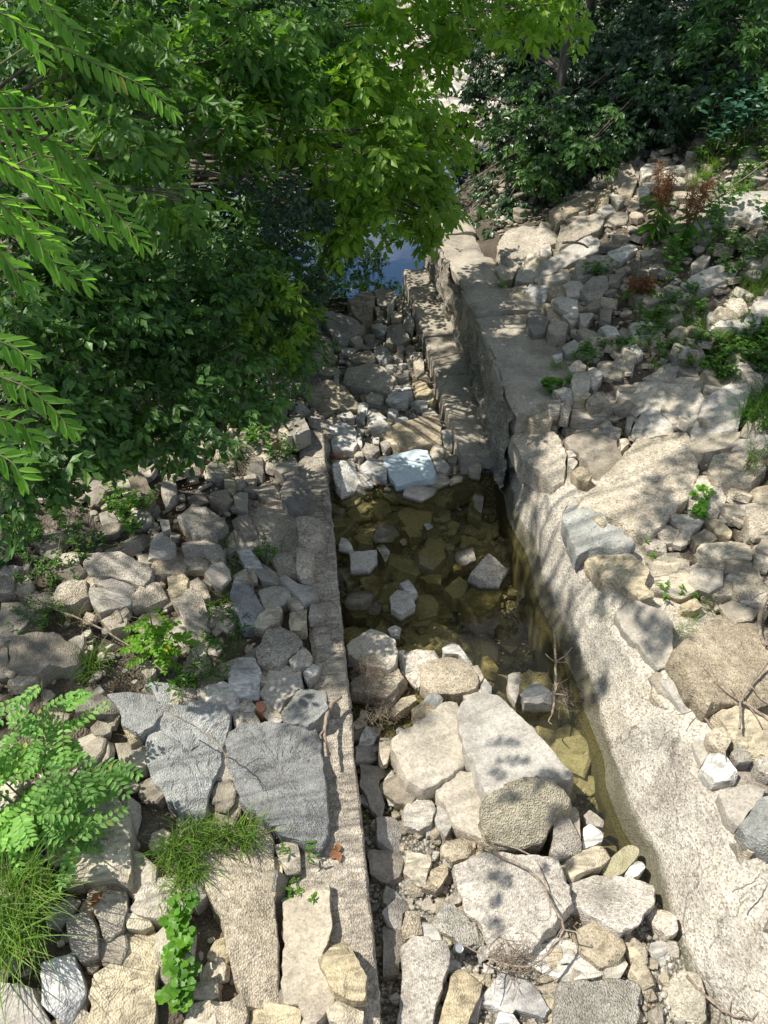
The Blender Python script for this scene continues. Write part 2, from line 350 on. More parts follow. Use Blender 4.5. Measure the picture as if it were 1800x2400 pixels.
ys = np.arange(-1.2, 7.62, .04)
def jr(y, s):
    crest = np.interp(y, [-1, 1.4, 2.5, 3.4, 4.3, 5.8, 7.4], [.12, .10, .10, .10, -.12, -.13, -.12])
    return crest*ss(.25, .65, s)
o = sweep('battered_wall', [(3.7, .4), (3.6, .86), (3.1, .90), (2.85, .905), (2.72, .86), (2.58, .72), (2.46, .5), (2.36, .2), (2.235, -.1), (2.2, -.7)][::-1], ys[::-1], M['wall'], .035, 1.7, seed=21, jitter=lambda y, s: jr(y, s), fine=.004)
tag(o, 'sloping rounded concrete wall of exposed pebbles right of the water', 'wall')

lw = empty('stepped_ledge', (2.05, 10, .3), 'low narrow concrete ledge running to the river beside the rough wall', 'ledge')
yb = [7.42, 8.62, 9.3, 10.45, 11.6, 12.95]
for k in range(5):
    ys = np.arange(yb[k]+.008, yb[k+1]-.004, .04); dz = [0, .015, -.01, .02, 0][k]; dx = [0, -.02, .01, 0, .02][k]
    ys = np.concatenate([ys, [yb[k+1]-.006]])
    sweep('block', [(2.36, .05), (2.36, .30+dz), (2.33, .32+dz), (1.86+dx, .32+dz), (1.835+dx, .295+dz), (1.83+dx, -.5)], ys, M['ledge'], .010, 2.5, lw, seed=31+k, fine=.005)

def rough_wall():
    ys = np.arange(6.95, 13.2, .035)
    t_ = empty('rough_stone_wall', (2.4, 10, .3), 'rough dark masonry wall with a flat top between the ledge and the rubble bank', 'wall')
    # layered vertical face
    zs = np.linspace(-.1, 1.2, 38); Yg, Zg = np.meshgrid(ys, zs, indexing='ij'); y = Yg.ravel(); z = Zg.ravel()
    row = np.floor((z+.08*fbm(np.stack([y*.8, z*0, z*0], 1), 2, 4))/.21); off = row*.37
    cell = np.floor((y+off)/.45+.35*vnoise(np.stack([y*.9, row, row*0], 1), 2))
    d = .055*_hash(row.astype(np.int64), cell.astype(np.int64), row.astype(np.int64)*0, 3)
    P = np.stack([np.full_like(y, 2.30), y, z], 1)
    q = P*np.array([1, .7, 2.2])
    P[:, 0] += d + .06*fbm(q*2.0, 4, 8)+.025*fbm(P*9, 3, 9) + .10*(1.2-z)*0 - .03*ss(1.2, .9, z)
    fr_ = (z-(-.1))/1.3
    F = grid_faces(len(ys), len(zs))[:, ::-1]
    mesh_obj('stone_face', P, F, M['old'], t_, smooth=True, sharp=50)
    # cap slabs
    cuts = [6.95, 8.25, 9.35, 10.05, 11.2, 12.2, 13.3]
    for k in range(6):
        yk = np.arange(cuts[k]+.006, cuts[k+1], .04); yk = np.concatenate([yk[:-1], [cuts[k+1]-.006]])
        dz = [.0, -.02, .03, .0, -.03, .0][k]; dx = [.03, 0, .05, .02, -.02, 0][k]
        xr = [3.42, 3.42, 3.2, 2.98, 2.9, 2.95][k]
        def jc(y, s, k=k):
            q = np.stack([y*2.0, y*0, y*0], 1); return .05*fbm(q, 3, 50+k)*ss(.5, .75, s)
        sweep('cap_slab', [(xr+.08, .5), (xr, 1.20+dz), (xr-.1, 1.22+dz), (2.34+dx, 1.2+dz), (2.29+dx, 1.17+dz), (2.28+dx, .98+dz), (2.34, .45)], yk, M['ledge'], .02, 2.2, t_, seed=60+k, jitter=jc, fine=.007)
rough_wall()
# ------------------------------------------------------------------ stones: outline seen in the photograph laid on the bank
TILES = dict(B=(900, 500, 1.8433), C=(0, 1200, 1.8433), D=(700, 1100, 2.0737), E=(1200, 1100, 2.765), F=(0, 1750, 1.8433),
             G=(800, 1600, 2.37), H=(900, 1900, 1.8433), J=(680, 650, 3.318), K=(1150, 320, 2.5523), L=(1150, 750, 2.5523),
             M=(1350, 1250, 2.949), N=(300, 950, 3.1904), O=(0, 1280, 3.318), Q=(850, 2050, 3.318))
# tile | kind  height above ground (or =absolute height)  | outline | label | short name used by its neighbours
ROCKS = """
G|s =.42 .04,-.10|655,150 700,95 790,55 870,75 935,140 1080,285 1275,480 1270,515 1180,535 1080,510 1000,520 900,590 820,615 770,490 700,370 665,260|large smooth pale wedge-shaped concrete slab leaning beside the narrow water|wedge-shaped slab
G|s =.30 -.10,.06|285,310 440,210 600,100 640,95 665,150 680,290 700,370 690,440 640,480 545,540 465,570 370,535 320,420|square grey concrete slab dappled by leaf shade left of the wedge-shaped slab|dappled square slab
G|s =.22 .08,.12|525,580 600,520 690,490 750,500 790,560 810,625 800,700 830,830 800,860 650,800 600,720 550,640|half-buried smooth slab under the rounded coarse slab|half-buried slab
G|y =.44 .05,.42|800,640 860,590 950,535 1080,510 1180,535 1250,580 1275,660 1250,700 1200,720 1180,770 1130,850 1060,900 970,905 870,880 820,820 790,720|rounded coarse concrete slab overlapping the foot of the wedge-shaped slab|rounded coarse slab
G|d .2|215,540 260,505 330,510 450,570 470,600 420,620 380,675 300,650 230,600
G|l .2|350,700 390,640 440,605 490,620 520,700 500,780 430,810 350,780
G|s .14|530,680 560,665 600,740 610,800 580,850 540,820 520,760
G|d .1|195,740 290,750 330,800 330,860 310,930 240,910 190,870
G|d .12|150,950 170,920 320,930 345,1000 330,1080 240,1100 160,1060
G|d .1|105,440 150,440 260,490 250,510 215,520 210,560 240,650 220,735 170,690 110,570
G|d .1|80,350 210,360 205,430 150,430 80,420
G|w .12|85,340 140,240 205,235 210,270 180,340 140,350
G|s .12|215,290 270,285 280,340 255,440 215,450 205,400
G|l .1|60,220 110,180 145,200 140,240 80,255
G|l .14|350,1000 365,910 490,960 490,990 460,1110 430,1115 345,1060
G|c =.34 -.2,.2|1180,700 1225,690 1270,760 1330,880 1320,930 1200,960 1170,930 1180,800
G|s =.26|1245,690 1300,685 1320,720 1330,860 1290,800
G|s =.16|1350,740 1380,705 1460,765 1455,800 1360,780
G|w =.22|1340,800 1380,780 1465,830 1450,880 1345,920
G|l =.26|1235,990 1260,950 1400,910 1480,905 1495,960 1450,1010 1300,1070 1240,1040
G|c .15|1030,880 1120,870 1160,910 1155,960 1120,975 1050,950
G|c .1|940,890 1020,890 1030,920 1000,945 940,920
G|s .12|1220,1070 1270,1050 1285,1100 1240,1125
G|c .12|560,890 680,860 750,900 740,960 620,980 560,940
G|c .12|500,1040 580,1010 585,1060 540,1130 505,1090
H|c .36 .12,.1|315,240 430,180 560,190 740,215 800,330 800,395 745,460 640,600 600,645 540,625 470,590 440,520 370,430 330,340|largest coarse concrete slab in the channel bed, a long stick lying across it|stick-crossed slab
H|c .33|800,320 830,295 960,275 1080,300 1160,320 1175,400 1120,450 1100,490 1030,515 960,480 860,420 810,400|thick coarse block right of the stick-crossed slab, close to the wall foot|thick coarse block
H|c .2|830,520 900,480 960,470 1035,540 1040,600 1010,660 940,665 860,610|grey hexagonal concrete piece in front of the thick coarse block|hexagonal piece
H|w .09|650,570 760,545 840,560 880,640 970,700 900,725 800,730 700,690 640,640|bright white crumpled flat stone in the channel gravel|white crumpled stone
H|y .14|760,740 900,735 1000,725 1090,735 1110,760 1110,900 1100,960 740,960 740,880|flat concrete slab with a damp green blotch at the bottom edge|blotched slab
H|c .4|80,600 130,545 270,550 290,600 270,700 230,830 195,960 50,960 80,780|tall upright coarse block in front of the can beside the left wall shadow|tall upright block
H|l .3|260,860 300,690 350,690 420,745 410,800 380,870 345,960 245,960|layered beige stone standing between two dark gaps at the bottom|layered beige stone
H|w .15|410,800 515,685 570,710 650,760 720,850 700,895 570,850 555,870 430,820|flat pale triangular flagstone near the bottom edge|pale triangular flagstone
H|w .12|470,960 500,870 560,880 600,950
H|y .12|205,480 255,410 300,410 440,540 430,570 340,575 230,510
H|c .1|275,370 320,330 355,370 330,400 290,410
H|c .2|80,500 95,440 150,430 160,500 160,530 90,545
H|m =.2|940,250 1000,190 1050,150 1110,160 1100,190 1030,270 990,275|yellow-mossed oval stone at the foot of the sloping wall|mossy oval stone
H|w =.2|1040,270 1080,210 1120,205 1130,240 1100,280 1060,295
H|c .15|1140,440 1200,430 1260,450 1270,510 1230,540 1170,500
H|l .1|1045,560 1135,610 1130,650 1110,680 1060,620
H|y .05|1200,760 1290,690 1360,720 1380,800 1390,900 1300,940 1220,880
H|l .1|950,680 1030,630 1055,660 1020,710 960,720
H|d .12|0,430 60,370 130,380 120,420 80,440 75,500 20,480
H|d .15|0,500 70,500 85,560 60,690 0,700
D|s =.22|235,850 350,765 460,820 480,880 470,940 430,960 350,950 250,900|flat grey slab in the pool against the left wall under dry roots|grey slab under roots
D|c =.2|255,1020 330,970 460,935 515,1000 470,1070 420,1095 340,1080 260,1060
D|c =.2|595,950 700,910 820,935 870,1030 860,1060 760,1090 640,1085 600,1030|round-cornered grey slab at the near end of the pool|round-cornered pool slab
D|s =.15|830,960 870,950 900,1010 880,1030 840,990
D|w =.15|700,850 735,812 770,840 850,930 830,950 780,900 710,890
D|s =.1|445,620 485,580 550,610 560,660 500,700 450,680|pale dry-topped stone alone in the middle of the pool|dry-topped stone
D|w =.1|495,550 530,530 580,590 560,610 520,600
D|s =.08|250,400 375,392 378,450 340,485 255,480|grey brick-shaped concrete piece at the pool's left side|brick-shaped piece
D|w =.08|190,380 210,325 235,335 270,385 255,400
D|c =.12 -.2,.35|835,500 925,395 1015,480 970,560 900,545|tilted lump of concrete with a wet dark lower half in the pool|half-wet lump
D|c =.03|760,420 800,352 850,380 860,430 820,450 765,460
D|s =-.02|790,620 910,515 980,600 960,660 880,710 800,650
D|d =.02|260,590 290,565 355,580 360,620 345,700 270,700 210,640
D|d =.02|330,690 380,625 410,650 400,680 355,740 330,720
D|w =.06|430,780 470,755 497,770 490,810 450,810
D|d =.03|375,280 420,255 480,270 500,310 490,345 370,345
D|w =.03|605,260 625,250 655,275 625,290
D|c =.02|490,345 515,330 530,360 505,370
D|w =.02|370,370 400,350 440,395 420,440
D|s =-.01|550,140 565,112 640,125 740,130 700,170 600,155
D|s =.01|825,180 860,110 895,95 900,150 885,230 830,200
D|s =.08|1020,990 1050,965 1078,980 1070,1080 1055,1125 1020,1080
D|w =.16|1085,1090 1145,1020 1230,1080 1230,1130 1150,1135 1100,1125|bluish-white faceted stone in the water near the reddish twigs|bluish-white stone
D|s =-.1|345,170 390,140 440,145 450,200 400,220 350,200
D|s =-.12|480,200 560,170 650,200 640,270 560,300 490,240
D|s =-.08|580,400 640,360 700,370 710,430 650,480 590,450
D|s =-.08|590,520 700,500 690,560 620,550
D|s =-.08|710,580 780,520 830,550 800,620 750,630
D|s =-.02|300,540 345,495 400,530 390,590 340,620
D|s =-.12|200,490 290,480 310,530 240,560
D|s =-.07|230,110 340,100 330,130 260,150
D|s =-.1|150,250 220,230 230,270 180,280
D|s =-.12|500,270 580,260 600,320 540,330
D|l =-.01|890,910 920,900 975,960 960,980 900,960
D|b =.1|500,960 570,955 560,975 520,990
D|s =.1|570,980 590,970 600,1040 580,1050
D|b =.2|605,1120 650,1070 700,1110 690,1160 640,1150|blue-grey pointed stone beyond the dappled square slab|blue pointed stone
D|s =.15|785,1080 870,1065 940,1090 890,1110 830,1130
D|w =.18|880,1050 905,1012 940,1050 940,1090 900,1090
D|l =.15|445,1170 500,1110 565,1085 575,1120 530,1150 470,1180
D|l =.12|420,1100 450,1065 485,1080 460,1130 430,1120
D|c =.2|550,1160 600,1130 700,1130 700,1200 620,1240 560,1240
D|w =.1|480,890 500,870 520,880 500,910
J|u .36 .05,.12|735,1400 790,1380 970,1335 1060,1345 1090,1400 1120,1500 1110,1540 830,1610 810,1590 770,1500|pale blue painted concrete block at the far end of the pool|pale blue block
J|c .28|760,1200 800,1150 900,1110 1150,1070 1170,1180 1165,1280 940,1320 850,1290|wide ripple-faced slab beyond the pale blue block|ripple-faced slab
J|w .3|300,1110 380,1095 500,1150 510,1290 480,1330 330,1340 310,1200|white squarish block, the farther of the two by the left wall end|farther white block
J|w .26|325,1440 420,1375 480,1370 500,1450 550,1600 530,1640 400,1660 360,1600|white rough-pitted block at the pool's far left corner|nearer white block
J|w .2|550,1450 620,1395 730,1410 745,1500 740,1545 620,1520 560,1500|rounded bluish-grey stone between the nearer white block and the pale blue block|bluish rounded stone
J|c .15|560,1330 590,1285 680,1300 685,1340 640,1385 580,1360
J|w .2|595,1120 700,1080 800,1150 760,1180 640,1165
J|w .2|585,1020 660,1015 745,1075 690,1085 600,1110
J|w .2|530,960 610,985 590,1060 530,1030
J|w .18|355,1080 380,1045 470,1030 500,1080 430,1090
J|w .2|750,1040 790,990 840,1030 820,1085 760,1080
J|w .3|750,930 800,820 940,840 940,900 900,950 830,965|white squarish stone in the middle of the stony bed, near the ledge|white midstream stone
J|l .35|945,850 960,770 1010,790 1130,880 1090,950 960,900|yellow-brown block leaning on the ledge|yellow-brown block
J|c .3|945,740 980,720 1075,760 1070,785 1010,790
J|c .5 .05,.3|405,810 460,690 620,670 730,690 790,800 780,880 750,890 620,860 500,850|broad sun-flecked boulder in the middle of the upper channel|broad sun-flecked boulder
J|c .3|450,600 510,570 620,550 665,640 620,660 490,655
J|w .3|400,560 460,540 510,560 450,610
J|c .5 -.25,.3|245,300 280,255 440,290 580,370 560,420 430,520 390,520 300,390|large flat slab tilted by the foliage at the top of the channel|tilted foliage slab
J|l .5 -.05,.3|120,870 180,830 330,815 430,860 530,970 500,1000 260,1050 180,1020 140,950|wide brown-topped slab with sun flecks under the overhanging leaves|brown-topped slab
J|l .2|580,900 620,880 730,920 700,960 610,960
J|d .35|140,1060 190,1035 270,1080 310,1130 290,1200 220,1170 150,1130
J|d .4|0,1030 80,1060 140,1150 40,1210 0,1200
J|d .5|460,170 560,110 620,80 660,150 620,270 560,290 480,230|dark boulder left of the blue river reflection|dark riverside boulder
J|d .4|650,90 700,80 810,90 830,150 740,200 680,180
J|s .3|750,200 790,165 820,180 800,240 760,270
J|d .4|820,200 840,130 890,150 860,240
J|s .35|840,230 900,180 940,260 900,260
J|s .3|775,260 810,250 870,280 850,350 790,345
J|l .3|870,270 900,260 960,320 950,380 880,370
J|d .35|750,410 780,360 860,360 920,450 850,500 750,480
J|d .25|575,460 640,410 660,430 650,500 590,510
J|w .22|630,340 680,335 760,380 730,410 640,390
J|s .2|460,480 540,450 570,500 500,520
J|w .25|640,520 740,520 790,590 740,630 660,600
J|s .3|650,220 680,205 700,240 680,270
J|s .3|450,270 500,255 580,300 520,310
J|l .2|730,490 800,520 790,545 735,530
J|s .22|825,540 870,520 890,560 850,580
J|d .22|890,540 930,510 960,560 930,590 900,580
J|c .15|795,600 830,580 880,600 870,640 810,640
J|w .18|730,660 770,650 830,680 820,710 750,700
J|w .15|845,670 880,655 905,675 870,695
J|d .15|810,740 860,705 920,720 920,790 850,800
J|s .3|960,660 1000,610 1040,650 1040,720 980,710
J|s .2|880,620 950,580 1030,580 1000,620 900,650
J|s .1|770,740 830,790 840,820 790,810
J|l .2|720,1200 750,1190 850,1310 840,1340 760,1270
J|s .15|640,1250 690,1240 690,1290 650,1290
J|l .15|695,1280 740,1255 775,1310 740,1330
J|w .25|1180,1190 1230,1180 1270,1220 1260,1290 1200,1300
J|c .3|1090,1330 1130,1280 1210,1330 1180,1400 1110,1410 1085,1380
J|s .25|1110,1420 1200,1420 1250,1460 1210,1510 1130,1500
J|l .15|1050,1600 1150,1520 1220,1520 1240,1580 1150,1640 1080,1660|split layered stone in the water right of the pale blue block|split layered stone
J|l .08|1240,1575 1290,1520 1340,1550 1340,1580 1250,1600
J|s .2|1370,1450 1420,1425 1490,1460 1480,1520 1400,1510
J|d .15|1210,1380 1260,1350 1305,1390 1290,1430 1230,1430
J|w .18|815,1100 850,1065 920,1100 880,1140 830,1120
J|s .18|1030,1050 1070,1000 1150,1060 1130,1070
J|w .15|930,970 980,940 1070,970 1060,1000 1000,1000
J|w .1|510,1240 550,1230 560,1290 530,1310
J|s .25|245,1280 280,1255 320,1310 310,1340 260,1350
J|k .1|335,1350 420,1345 425,1380 345,1385|worn brick fragment below the farther white block|worn brick fragment
J|w .12|265,1470 290,1430 320,1470 300,1500
J|w .1|270,1550 300,1520 325,1560 290,1610
J|w .12|500,1060 570,1070 580,1110 520,1100
J|s .12|500,1380 550,1330 570,1390 540,1420
J|l .1|545,1510 620,1540 580,1600 545,1590
J|m .4|175,600 160,450 260,410 340,540 260,600
J|d .5|20,230 90,210 240,260 230,400 120,360
J|w .2|340,760 380,740 380,820 350,830
J|c .3|10,950 100,960 150,1030 60,1040
L|c .5 .22,.16|555,1060 880,720 1080,710 1180,740 1250,900 1170,1060 960,1270 860,1240 560,1085|huge purple-stained concrete slab lying flat on the right bank|purple-stained slab
L|c .22|1180,970 1230,920 1310,910 1420,1060 1360,1160 1260,1165 1190,1050|rounded slab tucked against the right edge of the purple-stained slab|tucked rounded slab
L|c .42 .30,.10|135,690 190,660 330,640 400,690 455,800 430,940 380,965 200,830|six-sided slab with a crumbling left edge on top of the sloping wall|six-sided slab
L|d .3 .1,.3|450,690 580,670 750,720 780,820 640,930 560,840 480,760|dark streaked slab between the six-sided slab and the purple-stained slab|dark streaked slab
L|s .2|450,775 480,770 515,810 470,815
L|l .2|465,820 500,815 520,850 495,885 465,870
L|c .2|490,890 540,850 610,920 590,945 530,950 490,920
L|l .36|495,500 560,490 700,510 830,550 820,590 700,600 560,570 500,540|long loaf-shaped stone lying crosswise on the right bank|loaf-shaped stone
L|c .25|205,590 250,510 310,490 370,550 360,580 270,610|pale egg-shaped stone on the near end of the wall cap|egg-shaped stone
L|c .25|415,500 470,480 480,520 465,570 420,560
L|c .25|370,410 440,395 520,420 500,470 420,460
L|l .22|500,430 560,405 600,440 570,470 510,470
L|c .25|580,460 650,430 690,460 680,490 610,495
L|c .28|650,680 700,635 780,640 770,700 720,715 660,700
L|c .2|640,620 700,600 750,630 690,640
L|l .2|420,630 500,580 620,610 650,670 580,660 450,670
L|c .15|300,630 340,590 400,600 400,650 330,650
L|s .25|850,640 940,500 1090,620 1000,640 900,650|triangular grey slab beyond the purple-stained slab|triangular slab
L|l .3|855,660 1080,625 1105,655 920,700 870,690
L|s .2|825,480 870,360 1100,375 1240,380 1275,460 1200,620 1090,610 950,500 870,580 840,540|broad flat grey slab behind the triangular slab|broad grey slab
L|s .25|1215,640 1290,460 1510,320 1560,400 1500,560 1480,640 1300,690 1215,690|smooth grey slab rising to the right beside the long grass|smooth rising slab
L|l .35|1425,240 1500,215 1640,340 1640,380 1560,390 1520,320 1440,280
L|s .25|1190,730 1260,690 1500,660 1540,690 1450,750 1280,790 1200,780|long narrow slab edge below the smooth rising slab|long narrow slab
L|s .28|1450,770 1520,670 1680,690 1680,760 1540,780
L|c .35|1320,850 1340,800 1500,770 1600,800 1650,880 1560,970 1360,970 1325,920|thick squarish boulder under the yellow-green sprig at right|thick right boulder
L|s .08|1360,1160 1380,980 1550,960 1560,1060 1530,1180 1400,1210
L|c .25|1555,1030 1590,985 1690,990 1690,1110 1600,1080
L|c .25|1525,1150 1540,1070 1690,1130 1690,1230 1560,1260
L|l .2|1075,1160 1270,1170 1280,1190 1200,1270 1130,1220
L|l .2|1280,1180 1330,1170 1450,1250 1440,1276 1360,1270
L|s .3|485,360 510,305 590,310 590,400 490,410
L|w .4|590,270 620,255 675,320 620,400 590,370|upright white shard on the right bank|upright white shard
L|c .3|465,280 520,235 575,260 560,310 480,300
L|c .35|570,110 600,80 690,100 680,170 620,170
L|l .2|520,130 570,115 570,150 530,155
L|c .25|720,270 770,200 860,190 860,290 790,290
L|w .3|800,150 850,125 920,180 890,200
L|w .2|840,0 950,10 1040,70 1000,110 900,135 860,100|flat whitish slab in the middle of the gravelly slope|whitish slope slab
L|s .3|970,250 1130,210 1135,280 1110,300 980,290
L|c .35|1100,120 1160,90 1240,130 1290,190 1200,190 1110,200
L|d .15|620,410 700,360 870,340 850,520 700,470
L|s .15|880,340 1000,290 1110,310 1110,375 980,370
L|c .3|1160,200 1260,190 1280,240 1200,260
L|c .28|1040,680 1170,670 1200,700 1180,725 1050,715
L|l .2|770,700 820,690 830,740 780,780
L|l .15|330,480 410,470 410,530 360,530
L|s .2|430,160 500,120 530,150 510,190 450,200
L|w .15|375,210 430,180 430,240 390,240
L|s .2|820,560 860,570 840,650 810,640
K|c .6|45,650 110,550 200,530 330,540 390,570 380,620 300,680 230,720 190,770 130,770 60,700|biggest rounded boulder behind the wall, its top striped by leaf shadow|biggest rounded boulder
K|l .55|210,740 230,680 290,670 305,745 260,780 215,765
K|c .4|310,650 350,640 365,700 330,735 300,700
K|c .45|400,610 430,550 540,480 640,455 680,490 640,560 500,620 420,650|long sun-dappled boulder up the slope from the biggest rounded boulder|sun-dappled boulder
K|s .35|240,800 600,580 650,620 640,680 520,740 300,840|long straight-edged concrete plank pointing up the slope|straight-edged plank slab
K|s .3|300,840 480,800 500,850 370,870
K|s .3|150,860 170,790 230,780 300,850 250,870
K|w .35|205,900 240,870 340,880 350,930 320,980 230,940
K|c .3|100,960 140,890 210,880 240,960 200,1010 110,1010
K|c .3|340,930 380,870 450,870 460,960 400,950
K|s .35|440,880 480,860 560,870 550,940 460,960
K|c .4|550,910 620,810 700,830 700,900 650,970 590,950|blocky coarse lump left of the drooping weed|blocky coarse lump
K|c .3|500,800 530,740 700,700 760,750 700,800 540,840
K|w .3|700,680 840,630 880,660 780,730 720,720
K|s .3|370,960 420,950 520,980 530,1080 480,1115 440,1080
K|c .35|330,1000 380,980 425,1020 420,1080 350,1090
K|s .35|340,1130 400,1085 465,1120 450,1180 400,1190 350,1170|round flat-faced stone beside the wall cap|flat-faced round stone
K|d .3|220,1120 240,1030 300,1010 350,1090 330,1150 260,1160
K|s .3|530,1060 570,1040 620,1060 570,1130 540,1120
K|d .3|650,1010 730,1030 720,1090 660,1080
K|d .3|560,1020 640,970 700,960 700,1010 600,1030
K|s .25|910,950 970,870 1060,940 1060,970 940,1000 920,980
K|w .25|650,1120 740,1130 790,1190 700,1190
K|s .35|1180,510 1230,400 1500,330 1680,320 1680,400 1600,460 1400,500 1200,580|long dark slab jutting from the slope at the right edge|jutting dark slab
K|w .45|1550,480 1590,420 1690,380 1690,460
K|s .2|1150,870 1300,790 1430,740 1480,780 1450,840 1270,910 1200,950|grey slab lying lengthwise up the slope below the jutting dark slab|lengthwise slab
K|s .25|1200,760 1290,690 1320,710 1280,780
K|c .6|700,210 760,160 830,150 880,250 850,320 790,340 720,290|coarse domed boulder under the dark trees|domed boulder
K|l .5|630,360 700,290 725,310 700,400 650,405
K|l .4|710,330 740,320 800,370 770,400 730,380
K|c .4|360,430 520,360 680,300 660,370 540,430 400,510|long leaning beam of concrete below the dark foliage|leaning beam slab
K|w .4|880,290 930,280 950,320 900,350
K|l .6|900,180 950,140 1010,160 970,210 910,220
K|l .3|1010,190 1060,160 1140,150 1170,200 1100,230 1020,240
K|s .3|640,430 700,400 750,440 680,470
K|d .4|580,270 660,210 690,220 690,290 600,300
K|d .4|430,360 500,310 545,310 540,350
K|d .4|370,300 440,260 490,290 450,340 380,340
K|s .5|830,140 860,100 890,120 870,150
K|d .5|710,80 800,60 820,120 750,160
K|c .4|1410,1000 1440,950 1510,950 1545,1040 1490,1065 1430,1030|upright rounded stone in the greenery at the right edge|upright rounded stone
K|s .3|1300,1070 1320,1040 1440,1035 1460,1080 1320,1095
K|s .3|1305,1130 1330,1100 1500,1090 1525,1130 1500,1145
K|s .3|1520,1100 1540,1060 1620,1060 1610,1120 1570,1155
K|s .35|1570,1000 1680,930 1680,1040 1600,1040
K|l .5|1185,240 1190,140 1230,130 1240,250 1200,290
K|c .35|30,790 60,760 110,780 150,790 130,840 70,850
E|c .2|940,400 990,340 1080,390 1060,460 1000,470 950,430
E|d .2|1180,430 1250,380 1340,440 1290,475 1200,480
E|l .34|1215,500 1260,465 1540,470 1565,550 1480,560 1370,580 1300,565 1220,530|pale ragged log-shaped stone over a dark gap at right|ragged log-shaped stone
E|c .25|1565,490 1640,470 1680,600 1600,590
E|c .12|850,480 920,440 990,470 1000,530 880,520
E|l .1|830,710 900,600 1000,550 1130,590 1240,770 1100,810 920,780
E|c .1|1130,640 1210,600 1420,640 1440,790 1330,810 1250,780
E|c .12|1430,600 1500,570 1600,620 1640,770 1560,820 1450,780
E|l .1|1100,870 1200,830 1240,880 1180,910 1110,900
E|c .24|1060,1200 1190,1040 1440,920 1490,880 1600,950 1690,1100 1700,1500 1560,1530 1460,1480 1290,1500 1180,1380 1120,1260|very large flat speckled slab at the right edge above crossed sticks|speckled right-edge slab
E|b .12|345,230 370,205 450,210 790,450 770,500 520,500 430,540 380,440 340,320|smooth blue-grey slab set into the top of the sloping wall|inset blue-grey slab
E|l .09|490,530 530,490 720,500 800,540 880,640 850,740 920,790 820,820 700,740 590,700 520,620|wavy beige slab set into the wall top in front of the inset blue-grey slab|wavy beige slab
E|s .06|680,920 790,840 960,900 1040,1000 1040,1180 1000,1260 940,1280 870,1200 780,1110 700,1000|flush grey slab in the wall top by the grass seam|flush grey slab
E|l .22|520,300 550,285 615,335 590,365 540,330|small oblong stone resting on the inset blue-grey slab
M|s .07|580,940 680,890 760,1130 860,1190 850,1300 760,1260 690,1170 600,1040
M|c .25|910,1380 990,1310 1080,1420 1030,1510 930,1450
M|l .25|960,1240 1140,1160 1360,1290 1360,1510 1200,1480 1080,1400
M|w .2|870,1610 930,1500 1000,1510 1150,1640 1120,1690 960,1715|grey-white broken stone at the back edge of the sloping wall|grey-white seam stone
M|c .15|1070,1510 1130,1450 1220,1560 1120,1575
M|c .2|1240,1560 1360,1530 1360,1670 1270,1640
M|s .06|800,1440 900,1420 925,1500 870,1600 830,1520
M|s .08|990,1800 1180,1730 1320,1740 1250,1860 1130,2010 1060,1950
M|b .25|1130,2020 1290,1820 1370,1810 1370,2180 1200,2110|blue-black stone with white streaks at the lower right edge|white-streaked stone
M|c .12|1180,2120 1250,2160 1230,2212 1190,2200
M|l .15|1200,1210 1280,1210 1290,1290 1210,1310
M|c .1|1100,400 1230,350 1350,380 1350,480 1180,480
N|d .2|800,170 1030,120 1100,210 1100,260 930,350 840,300 720,240|flat dark slab just below the left foliage|flat dark slab
N|l .35|1130,190 1160,90 1290,60 1290,170 1240,200 1180,230
N|d .3|1030,50 1180,30 1180,80 1130,170 1040,130
N|l .15|1160,250 1210,215 1225,240 1200,275
N|d .2|900,390 990,400 1020,500 990,540 900,500
N|s .15|940,350 1060,300 1070,390 1000,420
N|c .25|970,560 1040,530 1150,690 1050,700 960,650
N|c .2|890,680 1000,670 1260,740 1260,1040 1240,1230 1120,1215 1060,1100 870,1010 890,850|long rectangular slab littered with dry twigs beside the left wall|twig-littered slab
N|d .45|1140,630 1200,520 1320,550 1370,660 1340,740 1290,780 1160,700|smooth dark rounded boulder on the far part of the left wall|smooth dark boulder
N|c .42|1270,850 1330,800 1430,810 1460,880 1450,960 1350,1010 1280,970|pale round-cornered stone sitting on the left wall top|pale wall-top stone
N|c .35|1270,1060 1380,1040 1390,1130 1370,1240 1310,1280 1265,1230
N|p .2|1290,1300 1350,1260 1395,1310 1360,1335 1300,1325|smooth cream oval cobble lying against the left wall|cream oval cobble
N|w .3|820,1070 870,1030 930,1100 990,1180 880,1200
N|s .2|940,1190 1000,1180 1140,1270 1140,1320 1000,1300 940,1240
N|s .3|1150,1300 1180,1270 1280,1340 1410,1350 1400,1390 1310,1470 1200,1350
N|b .3|770,1400 800,1280 830,1260 900,1300 1000,1500 960,1600 850,1600 790,1520|blue-grey tapering stone among grass blades on the left bank|blue tapering stone
N|s .25|980,1380 1090,1350 1150,1410 1140,1490 1020,1510
N|s .3|1100,1340 1200,1370 1220,1440 1150,1480
N|l .25|1190,1430 1240,1400 1310,1500 1300,1560 1220,1500
N|l .35|945,1620 980,1550 1130,1490 1150,1530 1130,1610 1010,1660
N|c .3|380,840 480,750 580,760 700,840 720,870 590,990 500,960 450,910|pale-patched diamond-shaped stone pierced by grass blades|diamond-shaped stone
N|c .35|410,1010 460,990 680,1030 690,1080 650,1180 560,1100 430,1100|two-toned stone with a bright broken corner left of the grass|broken-corner stone
N|l .2|420,1210 430,1120 480,1070 600,1100 650,1190 560,1215
N|s .35|180,1010 250,940 350,1030 350,1100 300,1130 150,1130
N|c .3|170,1170 250,1130 430,1130 410,1230 350,1255 210,1240
N|l .25|290,1280 400,1240 455,1290 440,1370 350,1410 300,1390
N|c .3|590,440 650,410 750,460 740,510 670,530 600,480
